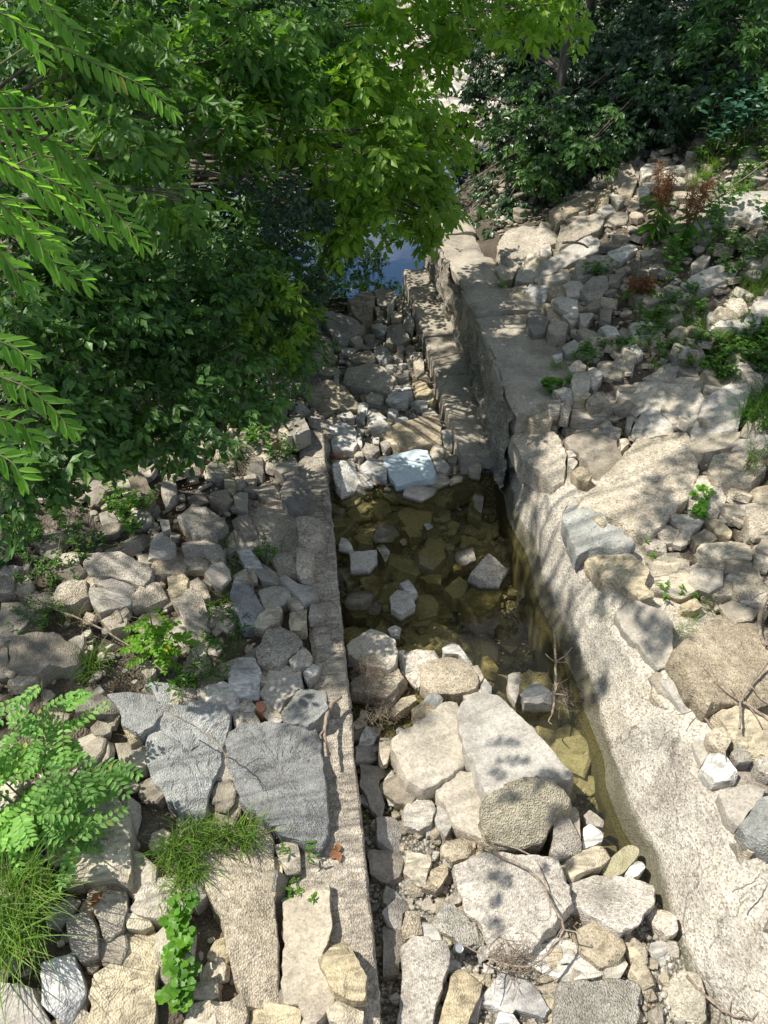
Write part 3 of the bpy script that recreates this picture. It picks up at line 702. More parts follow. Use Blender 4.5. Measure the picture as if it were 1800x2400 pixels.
N|l .25|720,530 790,490 800,600 780,640 730,580
N|d .4|0,520 50,480 120,520 190,680 120,760 30,640
N|s .2|250,600 350,560 360,660 270,720
N|d .2|600,640 740,620 790,700 700,750 620,700
N|s .25|790,650 890,650 890,780 810,760
N|s .15|1080,390 1240,380 1280,500 1170,520 1090,480
N|s .2|240,860 300,840 310,920 260,930
N|l .2|1210,1540 1330,1530 1330,1660 1220,1660
N|c .2|1370,1480 1440,1480 1450,1580 1350,1580
O|c .35|650,150 700,50 900,40 1060,110 1160,170 1140,250 1100,290 900,240 700,210|wide worn slab on the left bank crossed by a dry stalk|worn stalk-crossed slab
O|c .3|380,400 450,310 560,260 640,250 690,380 560,440 430,430
O|s .25|700,320 850,330 1010,400 1000,450 770,510 710,400
O|d .3|740,260 870,250 1030,310 1020,370 860,350
O|c .3|1010,400 1110,310 1220,230 1290,390 1150,440 1020,440
O|c .3|1350,410 1530,290 1600,500 1600,640 1490,690 1400,500|pentagonal concrete piece right of the smaller locust sapling|pentagonal piece
O|d .36|60,900 120,700 300,650 450,690 590,770 595,860 500,930 380,920 300,980|broad dark speckled boulder behind the big locust shrub|dark speckled boulder
O|d .3|0,410 150,420 250,500 200,580 110,680 -20,680
O|c .3|-20,210 100,220 105,350 -20,370
O|d .2|350,120 600,120 650,200 560,260 400,200
O|s .2|780,560 890,530 990,560 970,620 860,650
O|c .2|1090,890 1200,890 1210,970 1150,1020 1100,980
O|b .48|820,1130 1130,1120 1220,1200 1240,1290 1200,1400 1080,1440 950,1380 930,1260|dark grey rounded rock partly hidden by the big locust shrub|rock by the locust
O|b .25|1120,1060 1250,1040 1380,1090 1340,1220 1240,1230 1200,1120
O|c .3|1325,1110 1510,1090 1530,1220 1330,1225
O|s .25|1530,1110 1600,1100 1600,1220 1540,1215
O|d .3|-20,700 60,800 50,950 -20,980
O|l .25|950,1400 1060,1390 1090,1500 1010,1540
O|s .3|1030,1600 1160,1580 1180,1650 1100,1720 1030,1700
O|d .3|560,1150 820,1140 920,1260 800,1300 600,1280
C|b .38|690,850 960,835 985,870 970,960 940,1080 880,1270 830,1320 720,1230 640,1050 650,950|long dark blue-grey slab dappled with sun, left of the big square one|long blue-grey slab
C|b .46|985,960 1060,920 1330,910 1370,960 1390,1150 1405,1370 1370,1430 1240,1395 1150,1330 1060,1250 1000,1100|big square blue-grey block beside the left wall|square blue-grey block
C|w .3|895,750 960,725 1010,740 1028,830 960,860 895,820|pale cream stone behind the long blue-grey slab|pale cream stone
C|w .35|990,690 1030,630 1100,640 1125,690 1100,770 1020,775 990,730|white flecked stone tucked behind the pale cream stone|white flecked stone
C|c .42|1105,590 1160,510 1250,500 1300,550 1280,590 1200,655 1120,640|rounded pitted boulder half in sun next to the left wall|rounded pitted boulder
C|s .3|1120,780 1190,655 1300,680 1305,750 1230,800 1210,850
C|b .35|1220,850 1290,760 1400,765 1420,840 1330,920 1230,900|blue-black rock with pale top behind the square blue-grey block|pale-topped rock
C|c .2|1010,870 1090,850 1115,900 1050,930 1020,920
C|c .2|1035,830 1080,810 1105,840 1090,860 1040,860
C|k .18|1105,820 1130,810 1150,840 1130,865 1105,850|small reddish stone behind the square blue-grey block
C|c .25|1250,640 1310,580 1345,620 1330,660 1270,670
C|s .15|1155,880 1190,860 1225,890 1210,910 1160,915
C|w .15|1310,690 1350,650 1390,640 1370,700 1330,720
F|l .45|300,330 340,220 460,160 520,250 555,330 550,500 540,570 480,560 350,560 290,470|big yellow-beige block in sun below the locust shrub|yellow-beige block
F|c .36|840,400 870,375 1130,350 1165,400 1180,650 1190,1080 1060,1080 1010,980 960,720 870,580|long rectangular concrete slab pointing at the camera, lower left|long rectangular slab
F|s .13|1230,680 1420,610 1430,830 1390,900 1440,1090 1340,1180 1290,1100 1230,1100|flush smooth slab with leaf shadows between the long slab and the wall|leaf-shadowed flush slab
F|l .3|550,690 640,590 720,540 770,560 810,690 740,750 640,730
F|l .2|545,720 630,715 650,770 610,790 550,780
F|l .35|400,620 480,580 540,600 540,700 520,780 440,815 410,720
F|l .2|490,920 500,800 640,790 680,850 665,1050 640,1230 360,1230 420,1000|smooth-faced beige slab at the lower left beside the yellow vine|smooth beige slab
F|c .25|290,740 380,715 420,800 420,900 350,920 300,870
F|w .3|170,930 310,860 350,1000 360,1060 290,1190 190,1100|pale pointed slab under the long grass tuft|pale pointed slab
F|s .2|-20,1000 130,1050 230,1230 -20,1230|bluish flat slab in the bottom left corner|corner slab
F|l =.76|1385,900 1490,825 1580,990 1570,1080 1500,1085 1440,1060|yellow-beige loose stone casting a shadow on the left wall top|loose yellow stone
F|l =.64|1415,1110 1530,1090 1560,1130 1555,1230 1430,1180
F|l =.6|1350,1110 1370,1060 1400,1090 1380,1110
F|l .25|1060,1130 1130,1090 1280,1140 1280,1220 1080,1220
F|c .3|810,1110 900,1095 1060,1110 1060,1160 1020,1220 830,1180
F|l .25|840,1010 940,1010 945,1080 900,1100 830,1080
F|l .2|930,840 970,820 990,900 960,950 900,900
F|l .2|1185,430 1280,400 1290,450 1300,540 1240,540
F|l .15|1170,470 1220,470 1220,560 1180,570
F|l .25|240,560 340,550 350,590 270,600
F|s .25|780,570 870,580 890,640 840,690 790,640
"""
STY = dict(c=(.020, .035), y=(.022, .05), s=(.009, .025), l=(.026, .05), w=(.024, .045), b=(.018, .05), d=(.022, .06), u=(.007, .03), k=(.006, .05), m=(.03, .25), p=(.004, .5))
CNAME = dict(c='coarse grey', y='yellowish grey', s='smooth grey', l='beige', w='whitish', b='blue-grey', d='dark grey', u='blue', k='reddish', m='mossy', p='cream')  # dark grey also covers stones coloured for the shade they lie in
rockinfo = []
def make_rock(sty, hspec, px, seed, tilt=None):
    rng = np.random.default_rng(seed)
    px = np.array(px, float); cu, cv = px.mean(0)
    if hspec[0] == '=':
        z0 = float(hspec[1:]); c = hit(cu, cv, z=z0); gx = gy = 0.0; h = max(.15, z0-Tp(c[0], c[1]))
        h = min(h, .42)
    else:
        h = float(hspec); h = h if h < .11 else .11+(h-.11)*(.22 if (c0y := hit(cu, cv)[1]) > 7.3 else .34); c = hit(cu, cv, h); e = .3
        gx = (Tp(c[0]+e, c[1])-Tp(c[0]-e, c[1]))/(2*e); gy = (Tp(c[0], c[1]+e)-Tp(c[0], c[1]-e))/(2*e)
        gx = float(np.clip(gx, -.5, .5)); gy = float(np.clip(gy, -.3, .3))
    px = px.mean(0)+(px-px.mean(0))*(1.05 if c[0] > 0 else 1.08); size0 = np.ptp(px[:, 0])*np.linalg.norm(c-CAM)/FPX
    tl = 1.0 if size0 > .35 else 1.8
    gx += rng.uniform(-.09, .09)*tl; gy += rng.uniform(-.10, .05)*tl
    if tilt: gx, gy = tilt
    elif c[1] > 7.5 and c[0] > 2.4: gy += .2; gx *= .75
    nrm = np.array([-gx, -gy, 1.0]); pts = []
    for u, v in px:
        d = ray(u, v); t = np.dot(c-CAM, nrm)/np.dot(d, nrm); pts.append((CAM+d*t)[:2]-c[:2])
    pts = np.array(pts)
    # even resample of the outline with slightly softened corners
    cl = np.vstack([pts, pts[:1]]); sg = np.hypot(*np.diff(cl, axis=0).T); cum = np.concatenate([[0], np.cumsum(sg)]); per = cum[-1]
    n = int(np.clip(per/.028, 28, 110)); s = np.linspace(0, per, n, endpoint=False); crn = cum[:-1]
    if sty not in 'pm':          # keep the broken corners crisp
        s = np.array([x for x in s if np.min(np.abs((x-crn+per/2) % per-per/2)) > .016] + [x for c_ in crn for x in ((c_-.007) % per, (c_+.007) % per)]); s.sort(); n = len(s)
    Q = np.stack([np.interp(s, cum, cl[:, 0]), np.interp(s, cum, cl[:, 1])], 1)
    amp, rnd = STY[sty]
    size = math.sqrt(max(1e-4, .5*abs(np.dot(Q[:, 0], np.roll(Q[:, 1], 1))-np.dot(Q[:, 1], np.roll(Q[:, 0], 1)))))
    for _ in range(4 if sty in 'pm' else 0): Q = .25*np.roll(Q, 1, 0)+.5*Q+.25*np.roll(Q, -1, 0)
    cen = Q.mean(0); Q = Q-cen; c = c+np.array([cen[0], cen[1], gx*cen[0]+gy*cen[1]])
    nn = np.concatenate([Q*7, np.full((n, 1), seed*3.7)], 1); rr = np.hypot(Q[:, 0], Q[:, 1])[:, None]
    Q = Q + Q/np.maximum(rr, 1e-3)*((.032*fbm(nn*np.array([1, 1, 1.]), 4, seed, .6)+.022*np.round(1.5*vnoise(nn*2.3, seed+2))/1.5)*min(size, .45))[:, None]
    th = min(h+.12, max(.16, size*.9)); th = max(th, .08)
    bev = rnd*min(size, .45)*.35+.004
    rings = []; nr = int(np.clip(size/.045, 4, 12))
    for k in range(1, nr+1):
        f = (k/(nr+.0)); rings.append((f*.93, 0.0))
    rings += [(.975, 0.0), (.995, bev*.6), (1.005, bev*1.5), (1.02, th*.35+bev), (1.02, th*.62+bev), (.96, th*.9+bev), (.8, th+bev)]
    nR = len(rings); ang = np.arctan2(Q[:, 1], Q[:, 0])
    V = []; 
    for f, dz in rings:
        V.append(np.concatenate([Q*f, np.full((n, 1), -dz)], 1))
    V = np.concatenate(V); V = np.vstack([V, [[0, 0, 0]], [[0, 0, -(th+bev)]]])
    # dome, broken planes
    R0 = np.hypot(V[:, 0], V[:, 1])/max(size*.56, .01)
    top = np.concatenate([np.repeat([1.0 if dz < bev*2 else .0 for f, dz in rings], n), [1.0, 0]])
    V[:, 2] -= (1 if sty in 'pm' else .35)*top*(rnd*.22*size*np.clip(R0, 0, 1.5)**2*.5)
    for k in range(int(rng.integers(1, 3) if size > .3 else rng.integers(2, 5))):
        a = rng.uniform(0, 6.283); off = rng.uniform(.40, .6)*size; sl_ = rng.uniform(.2, .8)*(.35 if sty in 'sucb' and size > .3 else 1)
        V[:, 2] -= top*np.clip(V[:, 0]*math.cos(a)+V[:, 1]*math.sin(a)-off, 0, None)*sl_
    nseed = seed*7.13
    pl = []
    fl = .03 if (sty in 'suy' or (sty == 'c' and size > .4)) else .06 if size > .4 else .17
    for k in range(6): pl.append(rng.uniform(0, .10)*size*(fl/.3+.2)+V[:, 0]*rng.uniform(-fl, fl)+V[:, 1]*rng.uniform(-fl, fl))
    fz = np.min(pl, axis=0); V[:, 2] += top*(fz-fz.max()*.5)
    q = V*np.array([1, 1, 1.6])+nseed
    A = amp*min(1, size/.35+.25)
    V[:, 2] += top*A*.55*fbm(q*4.2, 4, seed) + .3*A*fbm(q*15, 3, seed+3)
    if sty in 'lwbd': V[:, 2] += top*.022*min(size, .6)*np.floor(2.6*fbm(q*np.array([1.2, 3.2, 1.0])*1.3, 3, seed+9))
    V[:, 2] -= top*np.clip(R0-.72, 0, 1)*.03*min(size, .5)*(1+2.2*fbm(q*11, 2, seed+12)).clip(0, 3)
    rad = V[:, :2]/np.maximum(np.hypot(V[:, 0], V[:, 1]), .02)[:, None]
    wob = A*.9*fbm(q*4.5, 4, seed+1)*np.clip(R0*1.2-.4, 0, 1)
    side = (1-top)*(.05*min(size, .6)*np.round(2*vnoise(q*3.0, seed+5))/2)
    V[:, :2] += rad*(wob+side)[:, None]
    V[:, 2] += gx*V[:, 0]+gy*V[:, 1]
    F = [grid_faces(nR, n, True)[:, ::-1]]
    a = np.arange(n); b = (a+1) % n; ci = nR*n; F.append(np.stack([a, b, np.full(n, ci)], 1)); a2 = a+(nR-1)*n; b2 = b+(nR-1)*n
    F.append(np.stack([b2, a2, np.full(n, ci+1)], 1))
    area = .5*(np.dot(Q[:, 0], np.roll(Q[:, 1], -1))-np.dot(Q[:, 1], np.roll(Q[:, 0], -1)))
    if area < 0: F = [f[:, ::-1] for f in F]
    return c, V, F, size
ri = 0
for line in ROCKS.strip().split('\n'):
    f = line.split('|'); ox, oy, sc = TILES[f[0]]; sty, hs, *tl = f[1].split(); tl = tuple(map(float, tl[0].split(','))) if tl else None
    px = [(ox+float(a)/sc, oy+float(b)/sc) for a, b in (w.split(',') for w in f[2].split())]
    ri += 1
    c, V, F, size = make_rock(sty, hs, px, ri, tl)
    asp = np.linalg.svd(np.array(px)-np.mean(px, 0), compute_uv=False); asp = asp[0]/max(asp[1], 1e-3)
    name = {'c': 'concrete_chunk', 'y': 'concrete_slab', 's': 'concrete_slab', 'u': 'painted_block', 'k': 'brick_fragment', 'p': 'cobble'}.get(sty, 'boulder' if size > .3 else 'stone')
    if name == 'concrete_slab' and size < .3: name = 'concrete_chunk'
    o = mesh_obj(name, V, F, M[sty], None, None, True, 24 if sty not in 'pm' else 40); o.location = c
    tag(o, None, {'c': 'concrete chunk', 'y': 'concrete slab', 's': 'concrete slab' if size >= .3 else 'concrete chunk', 'u': 'concrete block', 'k': 'brick', 'p': 'cobble'}.get(sty, 'rock'),
        'broken stones and concrete along the channel')
    rockinfo.append(dict(o=o, c=c, size=size, sty=sty, uv=np.mean(px, 0), asp=asp, n=len(px), label=f[3] if len(f) > 3 else None, short=f[4] if len(f) > 4 else None))
# describe the unnamed stones by size, colour, shape and the named stones next to them
marks = [r for r in rockinfo if r['short']]
used = set(r['label'] for r in rockinfo if r['label'])
def rel(r, q):
    d = r['uv']-q['uv']
    if abs(d[0]) > abs(d[1])*1.2: return 'right of' if d[0] > 0 else 'left of'
    return 'below' if d[1] > 0 else 'above'
for r in rockinfo:
    if r['label']: r['o']['label'] = r['label']; continue
    szw = 'tiny' if r['size'] < .13 else 'small' if r['size'] < .2 else 'mid-sized' if r['size'] < .32 else 'large'
    shp = 'elongated' if r['asp'] > 2.1 else 'angular' if r['n'] <= 4 else 'blocky' if r['n'] <= 5 else 'many-sided'
    near = sorted(marks, key=lambda q: np.linalg.norm(q['uv']-r['uv']))
    lab = None
    cands = ['%s %s %s stone %s the %s' % (szw, CNAME[r['sty']], shp, rel(r, q), q['short']) for q in near[:2]]
    for i in range(3):
        for j in range(i+1, 5):
            cands.append('%s %s %s stone %s the %s and %s the %s' % (szw, CNAME[r['sty']], shp, rel(r, near[i]), near[i]['short'], rel(r, near[j]), near[j]['short']))
    for cnd in cands:
        if cnd not in used and len(cnd.split()) <= 16: lab = cnd; break
    if lab is None: lab = cands[2]
    used.add(lab); r['o']['label'] = lab

# ------------------------------------------------------------------ loose small rubble and pebbles nobody could count
def scatter(name, n, boxes, smin, smax, mats, label, cat, seed, flat=.6, dense=1, slab=0, lift=0.0):
    rng = np.random.default_rng(seed)
    t = (1+5**.5)/2
    I = np.array([(-1, t, 0), (1, t, 0), (-1, -t, 0), (1, -t, 0), (0, -1, t), (0, 1, t), (0, -1, -t), (0, 1, -t), (t, 0, -1), (t, 0, 1), (-t, 0, -1), (-t, 0, 1)], float)
    I /= np.linalg.norm(I[0])
    IF = np.array([(0, 11, 5), (0, 5, 1), (0, 1, 7), (0, 7, 10), (0, 10, 11), (1, 5, 9), (5, 11, 4), (11, 10, 2), (10, 7, 6), (7, 1, 8), (3, 9, 4), (3, 4, 2), (3, 2, 6), (3, 6, 8), (3, 8, 9), (4, 9, 5), (2, 4, 11), (6, 2, 10), (8, 6, 7), (9, 8, 1)])
    if dense:
        vs = [tuple(v) for v in I]; mid = {}
        def md(a, b):
            k = (min(a, b), max(a, b))
            if k not in mid:
                m = np.array(vs[a])+np.array(vs[b]); m /= np.linalg.norm(m); vs.append(tuple(m)); mid[k] = len(vs)-1
            return mid[k]
        nf = []
        for a, b, c in IF: x, y, z = md(a, b), md(b, c), md(c, a); nf += [(a, x, z), (b, y, x), (c, z, y), (x, y, z)]
        I = np.array(vs); IF = np.array(nf)
    if slab:             # flat broken pieces: six-sided prisms with a jagged rim
        a6 = np.arange(7)*2*math.pi/7; r6 = np.stack([np.cos(a6), np.sin(a6)], 1)
        I = np.vstack([np.c_[r6*.86, np.full(7, .5)], np.c_[r6, np.full(7, .34)], np.c_[r6*.97, np.full(7, -.7)]]); k = np.arange(7); k2 = (k+1) % 7
        IF = np.vstack([np.array([(0, j, j+1) for j in range(1, 6)]), np.stack([k, k+7, k2+7], 1), np.stack([k, k2+7, k2], 1), np.stack([k+7, k+14, k2+14], 1), np.stack([k+7, k2+14, k2+7], 1)])
    K = len(I)
    wts = np.array([b[4] for b in boxes], float); wts /= wts.sum(); bi = rng.choice(len(boxes), n, p=wts); B = np.array([b[:4] for b in boxes])[bi]
    x = B[:, 0]+(B[:, 1]-B[:, 0])*rng.random(n); y = B[:, 2]+(B[:, 3]-B[:, 2])*rng.random(n)
    z = T(x, y)
    s = smin*(smax/smin)**(rng.random(n)**1.7)*.5
    S = s[:, None]*np.stack([rng.uniform(.8, 1.35, n), rng.uniform(.75, 1.15, n), rng.uniform(.4, .85, n)*flat/.6], 1)
    v = I[None]*S[:, None]*(1+.28*rng.standard_normal((n, K, 1)).clip(-1.2, 1.2)*(1 if smax > .06 else .45))
    if slab:
        ring = rng.uniform(.62, 1.2, (n, 7, 1)); ring = np.concatenate([ring, ring, ring*rng.uniform(.9, 1.1, (n, 7, 1))], 1)
        v = I[None]*S[:, None]*np.concatenate([ring, ring, np.ones_like(ring)], 2)
    a = rng.uniform(0, 6.28, n); b = rng.uniform(-.5, .5, n)
    ca, sa, cb, sb = np.cos(a), np.sin(a), np.cos(b), np.sin(b)
    Rm = np.zeros((n, 3, 3)); Rm[:, 0, 0] = ca; Rm[:, 0, 1] = -sa*cb; Rm[:, 0, 2] = sa*sb; Rm[:, 1, 0] = sa; Rm[:, 1, 1] = ca*cb; Rm[:, 1, 2] = -ca*sb; Rm[:, 2, 1] = sb; Rm[:, 2, 2] = cb
    v = np.einsum('nij,nkj->nki', Rm, v)+np.stack([x, y, z+S[:, 2]*.35+lift*rng.random(n)], 1)[:, None]
    F = (IF[None]+(np.arange(n)*K)[:, None, None]).reshape(-1, 3); mi = np.repeat(rng.choice(len(mats), n), len(IF))
    o = mesh_obj(name, v.reshape(-1, 3), F, None, smooth=smax < .06 and not slab, mats=mats, midx=mi)
    return tag(o, label, cat, kind='stuff')
CH = [(.2, 2.25, .3, 2.5, 5), (.2, 1.6, 2.5, 4.6, 3), (.2, 2.2, 4.6, 7.3, 5), (.2, 1.85, 7.3, 12.6, 4)]
scatter('pebbles', 6500, CH, .015, .05, [M['p'], M['l'], M['w'], M['s']], 'rounded pebbles and gravel between the stones of the channel bed', 'pebbles', 1, flat=.75)
scatter('rubble', 1500, CH, .05, .2, slab=1, lift=.04, mats=[M['c'], M['s'], M['w'], M['l'], M['d']], label='fist-sized broken stones filling the channel bed', cat='rubble', seed=2)
BK = [(-4.5, -.3, .3, 8, 5), (-2.5, .4, 8, 12.8, 3), (2.7, 6.5, 1, 7.2, 5), (3.3, 9, 7.2, 14, 7)]
scatter('bank_rubble', 6800, BK, .05, .34, slab=1, lift=.07, mats=[M['c'], M['s'], M['d'], M['d']], label='small broken stones strewn over both banks', cat='rubble', seed=3)
scatter('bank_gravel', 9000, BK, .012, .04, [M['s'], M['l'], M['d'], M['d']], 'crumbled gravel on the soil of both banks', 'gravel', 4, dense=0)
scatter('pool_stones', 420, [(.25, 2.1, 4.5, 7.3, 3), (1.4, 2.2, 2.6, 4.6, 1)], .1, .48, slab=1, lift=.06, mats=[M['s'], M['c'], M['d']], label='angular stones lying under the brown water of the pool', cat='stones', seed=6, flat=.5)
SH = [(-8, 22, 19.5, 40, 1)]
scatter('shore_stones', 2500, SH, .15, .7, [M['w'], M['l'], M['c']], 'sunlit pale stones on the far shore of the river', 'stones', 5, dense=0)
# ------------------------------------------------------------------ foliage
def leaf_mat(name, a, b, c=None, trans=.35, rough=.45, spec=.4):
    m = bpy.data.materials.new(name); m.use_nodes = True; t = m.node_tree; lk = t.links.new
    p = t.nodes['Principled BSDF']; p.inputs['Roughness'].default_value = rough; p.inputs['Specular IOR Level'].default_value = spec
    ge = N(t, 'ShaderNodeNewGeometry')
    stops = [(0, a), (.75, b)] + ([(.97, b), (1.0, c)] if c else [])
    col = ramp(t, ge.outputs['Random Per Island'], stops)
    n = N(t, 'ShaderNodeTexNoise', Scale=1.3, Detail=3.0); lk(ge.outputs['Position'], n.inputs['Vector'])
    col = mixc(t, .6, col, ramp(t, n.outputs['Fac'], [(.35, g(.6)), (.65, (1.35, 1.25, .95))]), 'MULTIPLY')
    lk(col, p.inputs['Base Color'])
    tr = N(t, 'ShaderNodeBsdfTranslucent'); tcn = mixc(t, 1.0, col, (1.3, 1.5, .55), 'MULTIPLY'); lk(tcn, tr.inputs[0])
    mx_ = N(t, 'ShaderNodeMixShader'); mx_.inputs[0].default_value = trans
    o = t.nodes['Material Output']; lk(p.outputs[0], mx_.inputs[1]); lk(tr.outputs[0], mx_.inputs[2]); lk(mx_.outputs[0], o.inputs[0])
    return m
def bark_mat(name, a, b, sc=1):
    m, t, p = new_mat(name); tcn = N(t, 'ShaderNodeTexCoord'); n = N(t, 'ShaderNodeTexNoise', Scale=12*sc, Detail=6.0)
    mpp = N(t, 'ShaderNodeMapping'); mpp.inputs['Scale'].default_value = (1, 1, .25); t.links.new(tcn.outputs['Object'], mpp.inputs[0]); t.links.new(mpp.outputs[0], n.inputs['Vector'])
    t.links.new(ramp(t, n.outputs['Fac'], [(.35, a), (.65, b)]), p.inputs['Base Color'])
    bm = N(t, 'ShaderNodeBump', Strength=.8, Distance=.02); t.links.new(n.outputs['Fac'], bm.inputs['Height']); t.links.new(bm.outputs[0], p.inputs['Normal']); return m
LM = dict(
 elder=leaf_mat('box_elder_leaf', (.12, .25, .025), (.24, .40, .045), (.30, .36, .04), .5),
 heaven=leaf_mat('tree_of_heaven_leaf', (.12, .29, .05), (.21, .41, .08), (.34, .30, .10), .52),
 dog=leaf_mat('dogwood_leaf', (.038, .10, .022), (.085, .195, .038), (.12, .21, .02), .3),
 maple=leaf_mat('maple_like_leaf', (.065, .16, .03), (.14, .28, .05), (.25, .33, .05), .4),
 blue=leaf_mat('blue_green_leaf', (.035, .080, .045), (.07, .13, .075), None, .22, .35, .6),
 ash=leaf_mat('ash_leaf', (.020, .060, .020), (.045, .105, .035), None, .28, .35, .6),
 locust=leaf_mat('locust_leaf', (.19, .40, .09), (.29, .53, .15), (.42, .50, .10), .4, .5, .3),
 locust2=leaf_mat('young_locust_leaf', (.09, .24, .012), (.15, .32, .02), (.4, .40, .03), .42, .5, .3),
 vine=leaf_mat('vine_leaf', (.07, .20, .02), (.14, .32, .03), (.35, .36, .04), .4),
 weed=leaf_mat('weed_leaf', (.04, .13, .015), (.09, .22, .025), None, .35),
 grass=leaf_mat('grass_blade', (.09, .19, .03), (.20, .33, .06), (.34, .30, .12), .35),
 straw=leaf_mat('dry_grass_blade', (.20, .16, .08), (.38, .32, .18), None, .2),
 litter=leaf_mat('dead_litter', (.10, .07, .04), (.30, .23, .14), None, .1, .8, .1),
 creeper=leaf_mat('creeper_leaf', (.02, .08, .05), (.04, .13, .08), None, .2),
 seed=leaf_mat('brown_seed_head', (.16, .075, .04), (.28, .14, .075), None, .1, .8, .1),
 flower=leaf_mat('pale_pink_petal', (.5, .35, .45), (.75, .62, .70), None, .3))
BK1 = bark_mat('grey_brown_bark', (.06, .048, .035), (.17, .14, .10)); BK2 = bark_mat('green_stem', (.08, .10, .03), (.20, .19, .07)); BK3 = bark_mat('dry_stick', (.16, .12, .085), (.36, .29, .22), 3)

def nrmz(a): return a/np.maximum(np.linalg.norm(a, axis=-1, keepdims=True), 1e-9)
LEAF5 = np.array([(0, 0, 0), (.42, .5, .0), (.45, 0, -.09), (.42, -.5, .0), (1, 0, -.12)])
LF5 = np.array([(0, 2, 1), (0, 3, 2), (1, 2, 4), (2, 3, 4)])
LEAF9 = np.array([(0, 0, 0), (.14, .36, .03), (.45, .52, .05), (.78, .34, .0), (1, 0, -.14), (.78, -.34, .0), (.45, -.52, .05), (.14, -.36, .03), (.3, 0, -.05), (.65, 0, -.08)])
LF9 = np.array([(0, 8, 1), (1, 8, 2), (2, 8, 9), (2, 9, 3), (3, 9, 4), (4, 9, 5), (5, 9, 6), (6, 9, 8), (6, 8, 7), (7, 8, 0)])
VINE = np.array([(0, 0, 0), (.1, .42, .03), (.38, .62, .05), (.5, .42, .02), (.78, .40, 0), (1, 0, -.1), (.78, -.40, 0), (.5, -.42, .02), (.38, -.62, .05), (.1, -.42, .03), (.35, 0, -.06)])
VF = np.array([(10, (k+1) % 10, k) for k in range(10)])
def leaves(P, D, U, Ln, Wd, tpl=LEAF5, tf=LF5):
    """P base, D direction, U approximate upper side; returns verts and faces"""
    D = nrmz(D); S = nrmz(np.cross(U, D)); Un = np.cross(D, S)
    Ln = np.broadcast_to(Ln, (len(P),)); Wd = np.broadcast_to(Wd, (len(P),))
    V = P[:, None]+D[:, None]*(tpl[None, :, :1]*Ln[:, None, None])+S[:, None]*(tpl[None, :, 1:2]*Wd[:, None, None])+Un[:, None]*(tpl[None, :, 2:]*Ln[:, None, None])
    K = len(tpl); F = tf[None]+(np.arange(len(P))*K)[:, None, None]
    return V.reshape(-1, 3), F.reshape(-1, 3)
def sprig_fan(k, spread=.9):     # palmate/compound leaf: k leaflets along a short stalk
    out = []
    for i in range(k):
        s = -1 if i % 2 else 1
        if i == k-1: out.append(((.75, 0, 0), (1, 0, -.15)))
        else:
            a = .25+.22*(i//2); out.append(((a, 0, 0), (.55, s*spread, -.25)))
    return np.array([o[0] for o in out], float), np.array([o[1] for o in out], float)
def crown_mesh(blobs, n_per, L, Wr, kind, rng, k=5, stalk=1.3, droop=.5, shell=.55, tpl=LEAF5, tf=LF5, flat=.8):
    """compound leaves gathered in clumps through the shell of each blob; blobs: (centre, radius)"""
    bp, bd = sprig_fan(k)
    VV = []; FF = []; base = 0
    for c, r in blobs:
        n = max(8, int(n_per*(r/.6)**2/(L/.09)**2))
        # clump seeds
        m = max(4, n//9); d0 = nrmz(rng.standard_normal((m, 3))); d0[:, 2] = d0[:, 2]*.85+.1
        rr = r*(shell+(1.08-shell)*rng.random(m)**.6)
        cs = c+d0*rr[:, None]*np.array([1, 1, flat])
        idx = rng.integers(0, m, n); pos = cs[idx]+rng.standard_normal((n, 3))*.085*(r/.6)**.4*(L/.09)**.5
        outw = nrmz(d0[idx]+rng.standard_normal((n, 3))*.55)
        dirn = nrmz(outw*np.array([1, 1, .5])+np.array([0, 0, -droop])+rng.standard_normal((n, 3))*.25)
        up = nrmz(np.array([-.1, -.1, 1.0])+outw*.55+rng.standard_normal((n, 3))*.3)
        sd = nrmz(np.cross(up, dirn)); up = np.cross(dirn, sd); sc = L*rng.uniform(.7, 1.2, n)
        B = np.stack([dirn, sd, up], 1)               # rows
        P = pos[:, None]+np.einsum('ki,nij->nkj', bp*stalk, B)*sc[:, None, None]
        D = np.einsum('ki,nij->nkj', bd, B)
        U = np.repeat(up[:, None], k, 1)+rng.standard_normal((n, k, 3))*.22
        Ls = (sc[:, None]*rng.uniform(.75, 1.1, (n, k))).ravel()
        v, f = leaves(P.reshape(-1, 3), D.reshape(-1, 3), U.reshape(-1, 3), Ls, Ls*Wr, tpl, tf)
        VV.append(v); FF.append(f+base); base += len(v)
    return np.concatenate(VV), np.concatenate(FF)
def tube(path, r0, r1, n=7, rng=None, wob=0):
    path = np.array(path, float); k = len(path)
    s = np.linspace(0, k-1, (k-1)*5+1); i = np.clip(s.astype(int), 0, k-2); t = (s-i)[:, None]
    p0 = path[np.clip(i-1, 0, k-1)]; p1 = path[i]; p2 = path[i+1]; p3 = path[np.clip(i+2, 0, k-1)]
    Q = .5*((2*p1)+(-p0+p2)*t+(2*p0-5*p1+4*p2-p3)*t*t+(-p0+3*p1-3*p2+p3)*t**3)
    if rng is not None and wob: Q[1:-1] += rng.standard_normal((len(Q)-2, 3))*wob
    T_ = nrmz(np.gradient(Q, axis=0)); a = np.where(np.abs(T_[:, 2:]) < .9, np.array([[0, 0, 1.]]), np.array([[1., 0, 0]])); A = nrmz(np.cross(T_, a)); B = np.cross(T_, A)
    R = np.linspace(r0, r1, len(Q)); th = np.linspace(0, 2*math.pi, n, endpoint=False)
    V = Q[:, None]+R[:, None, None]*(A[:, None]*np.cos(th)[None, :, None]+B[:, None]*np.sin(th)[None, :, None])
    V = V.reshape(-1, 3); F = grid_faces(len(Q), n, True)
    return V, F
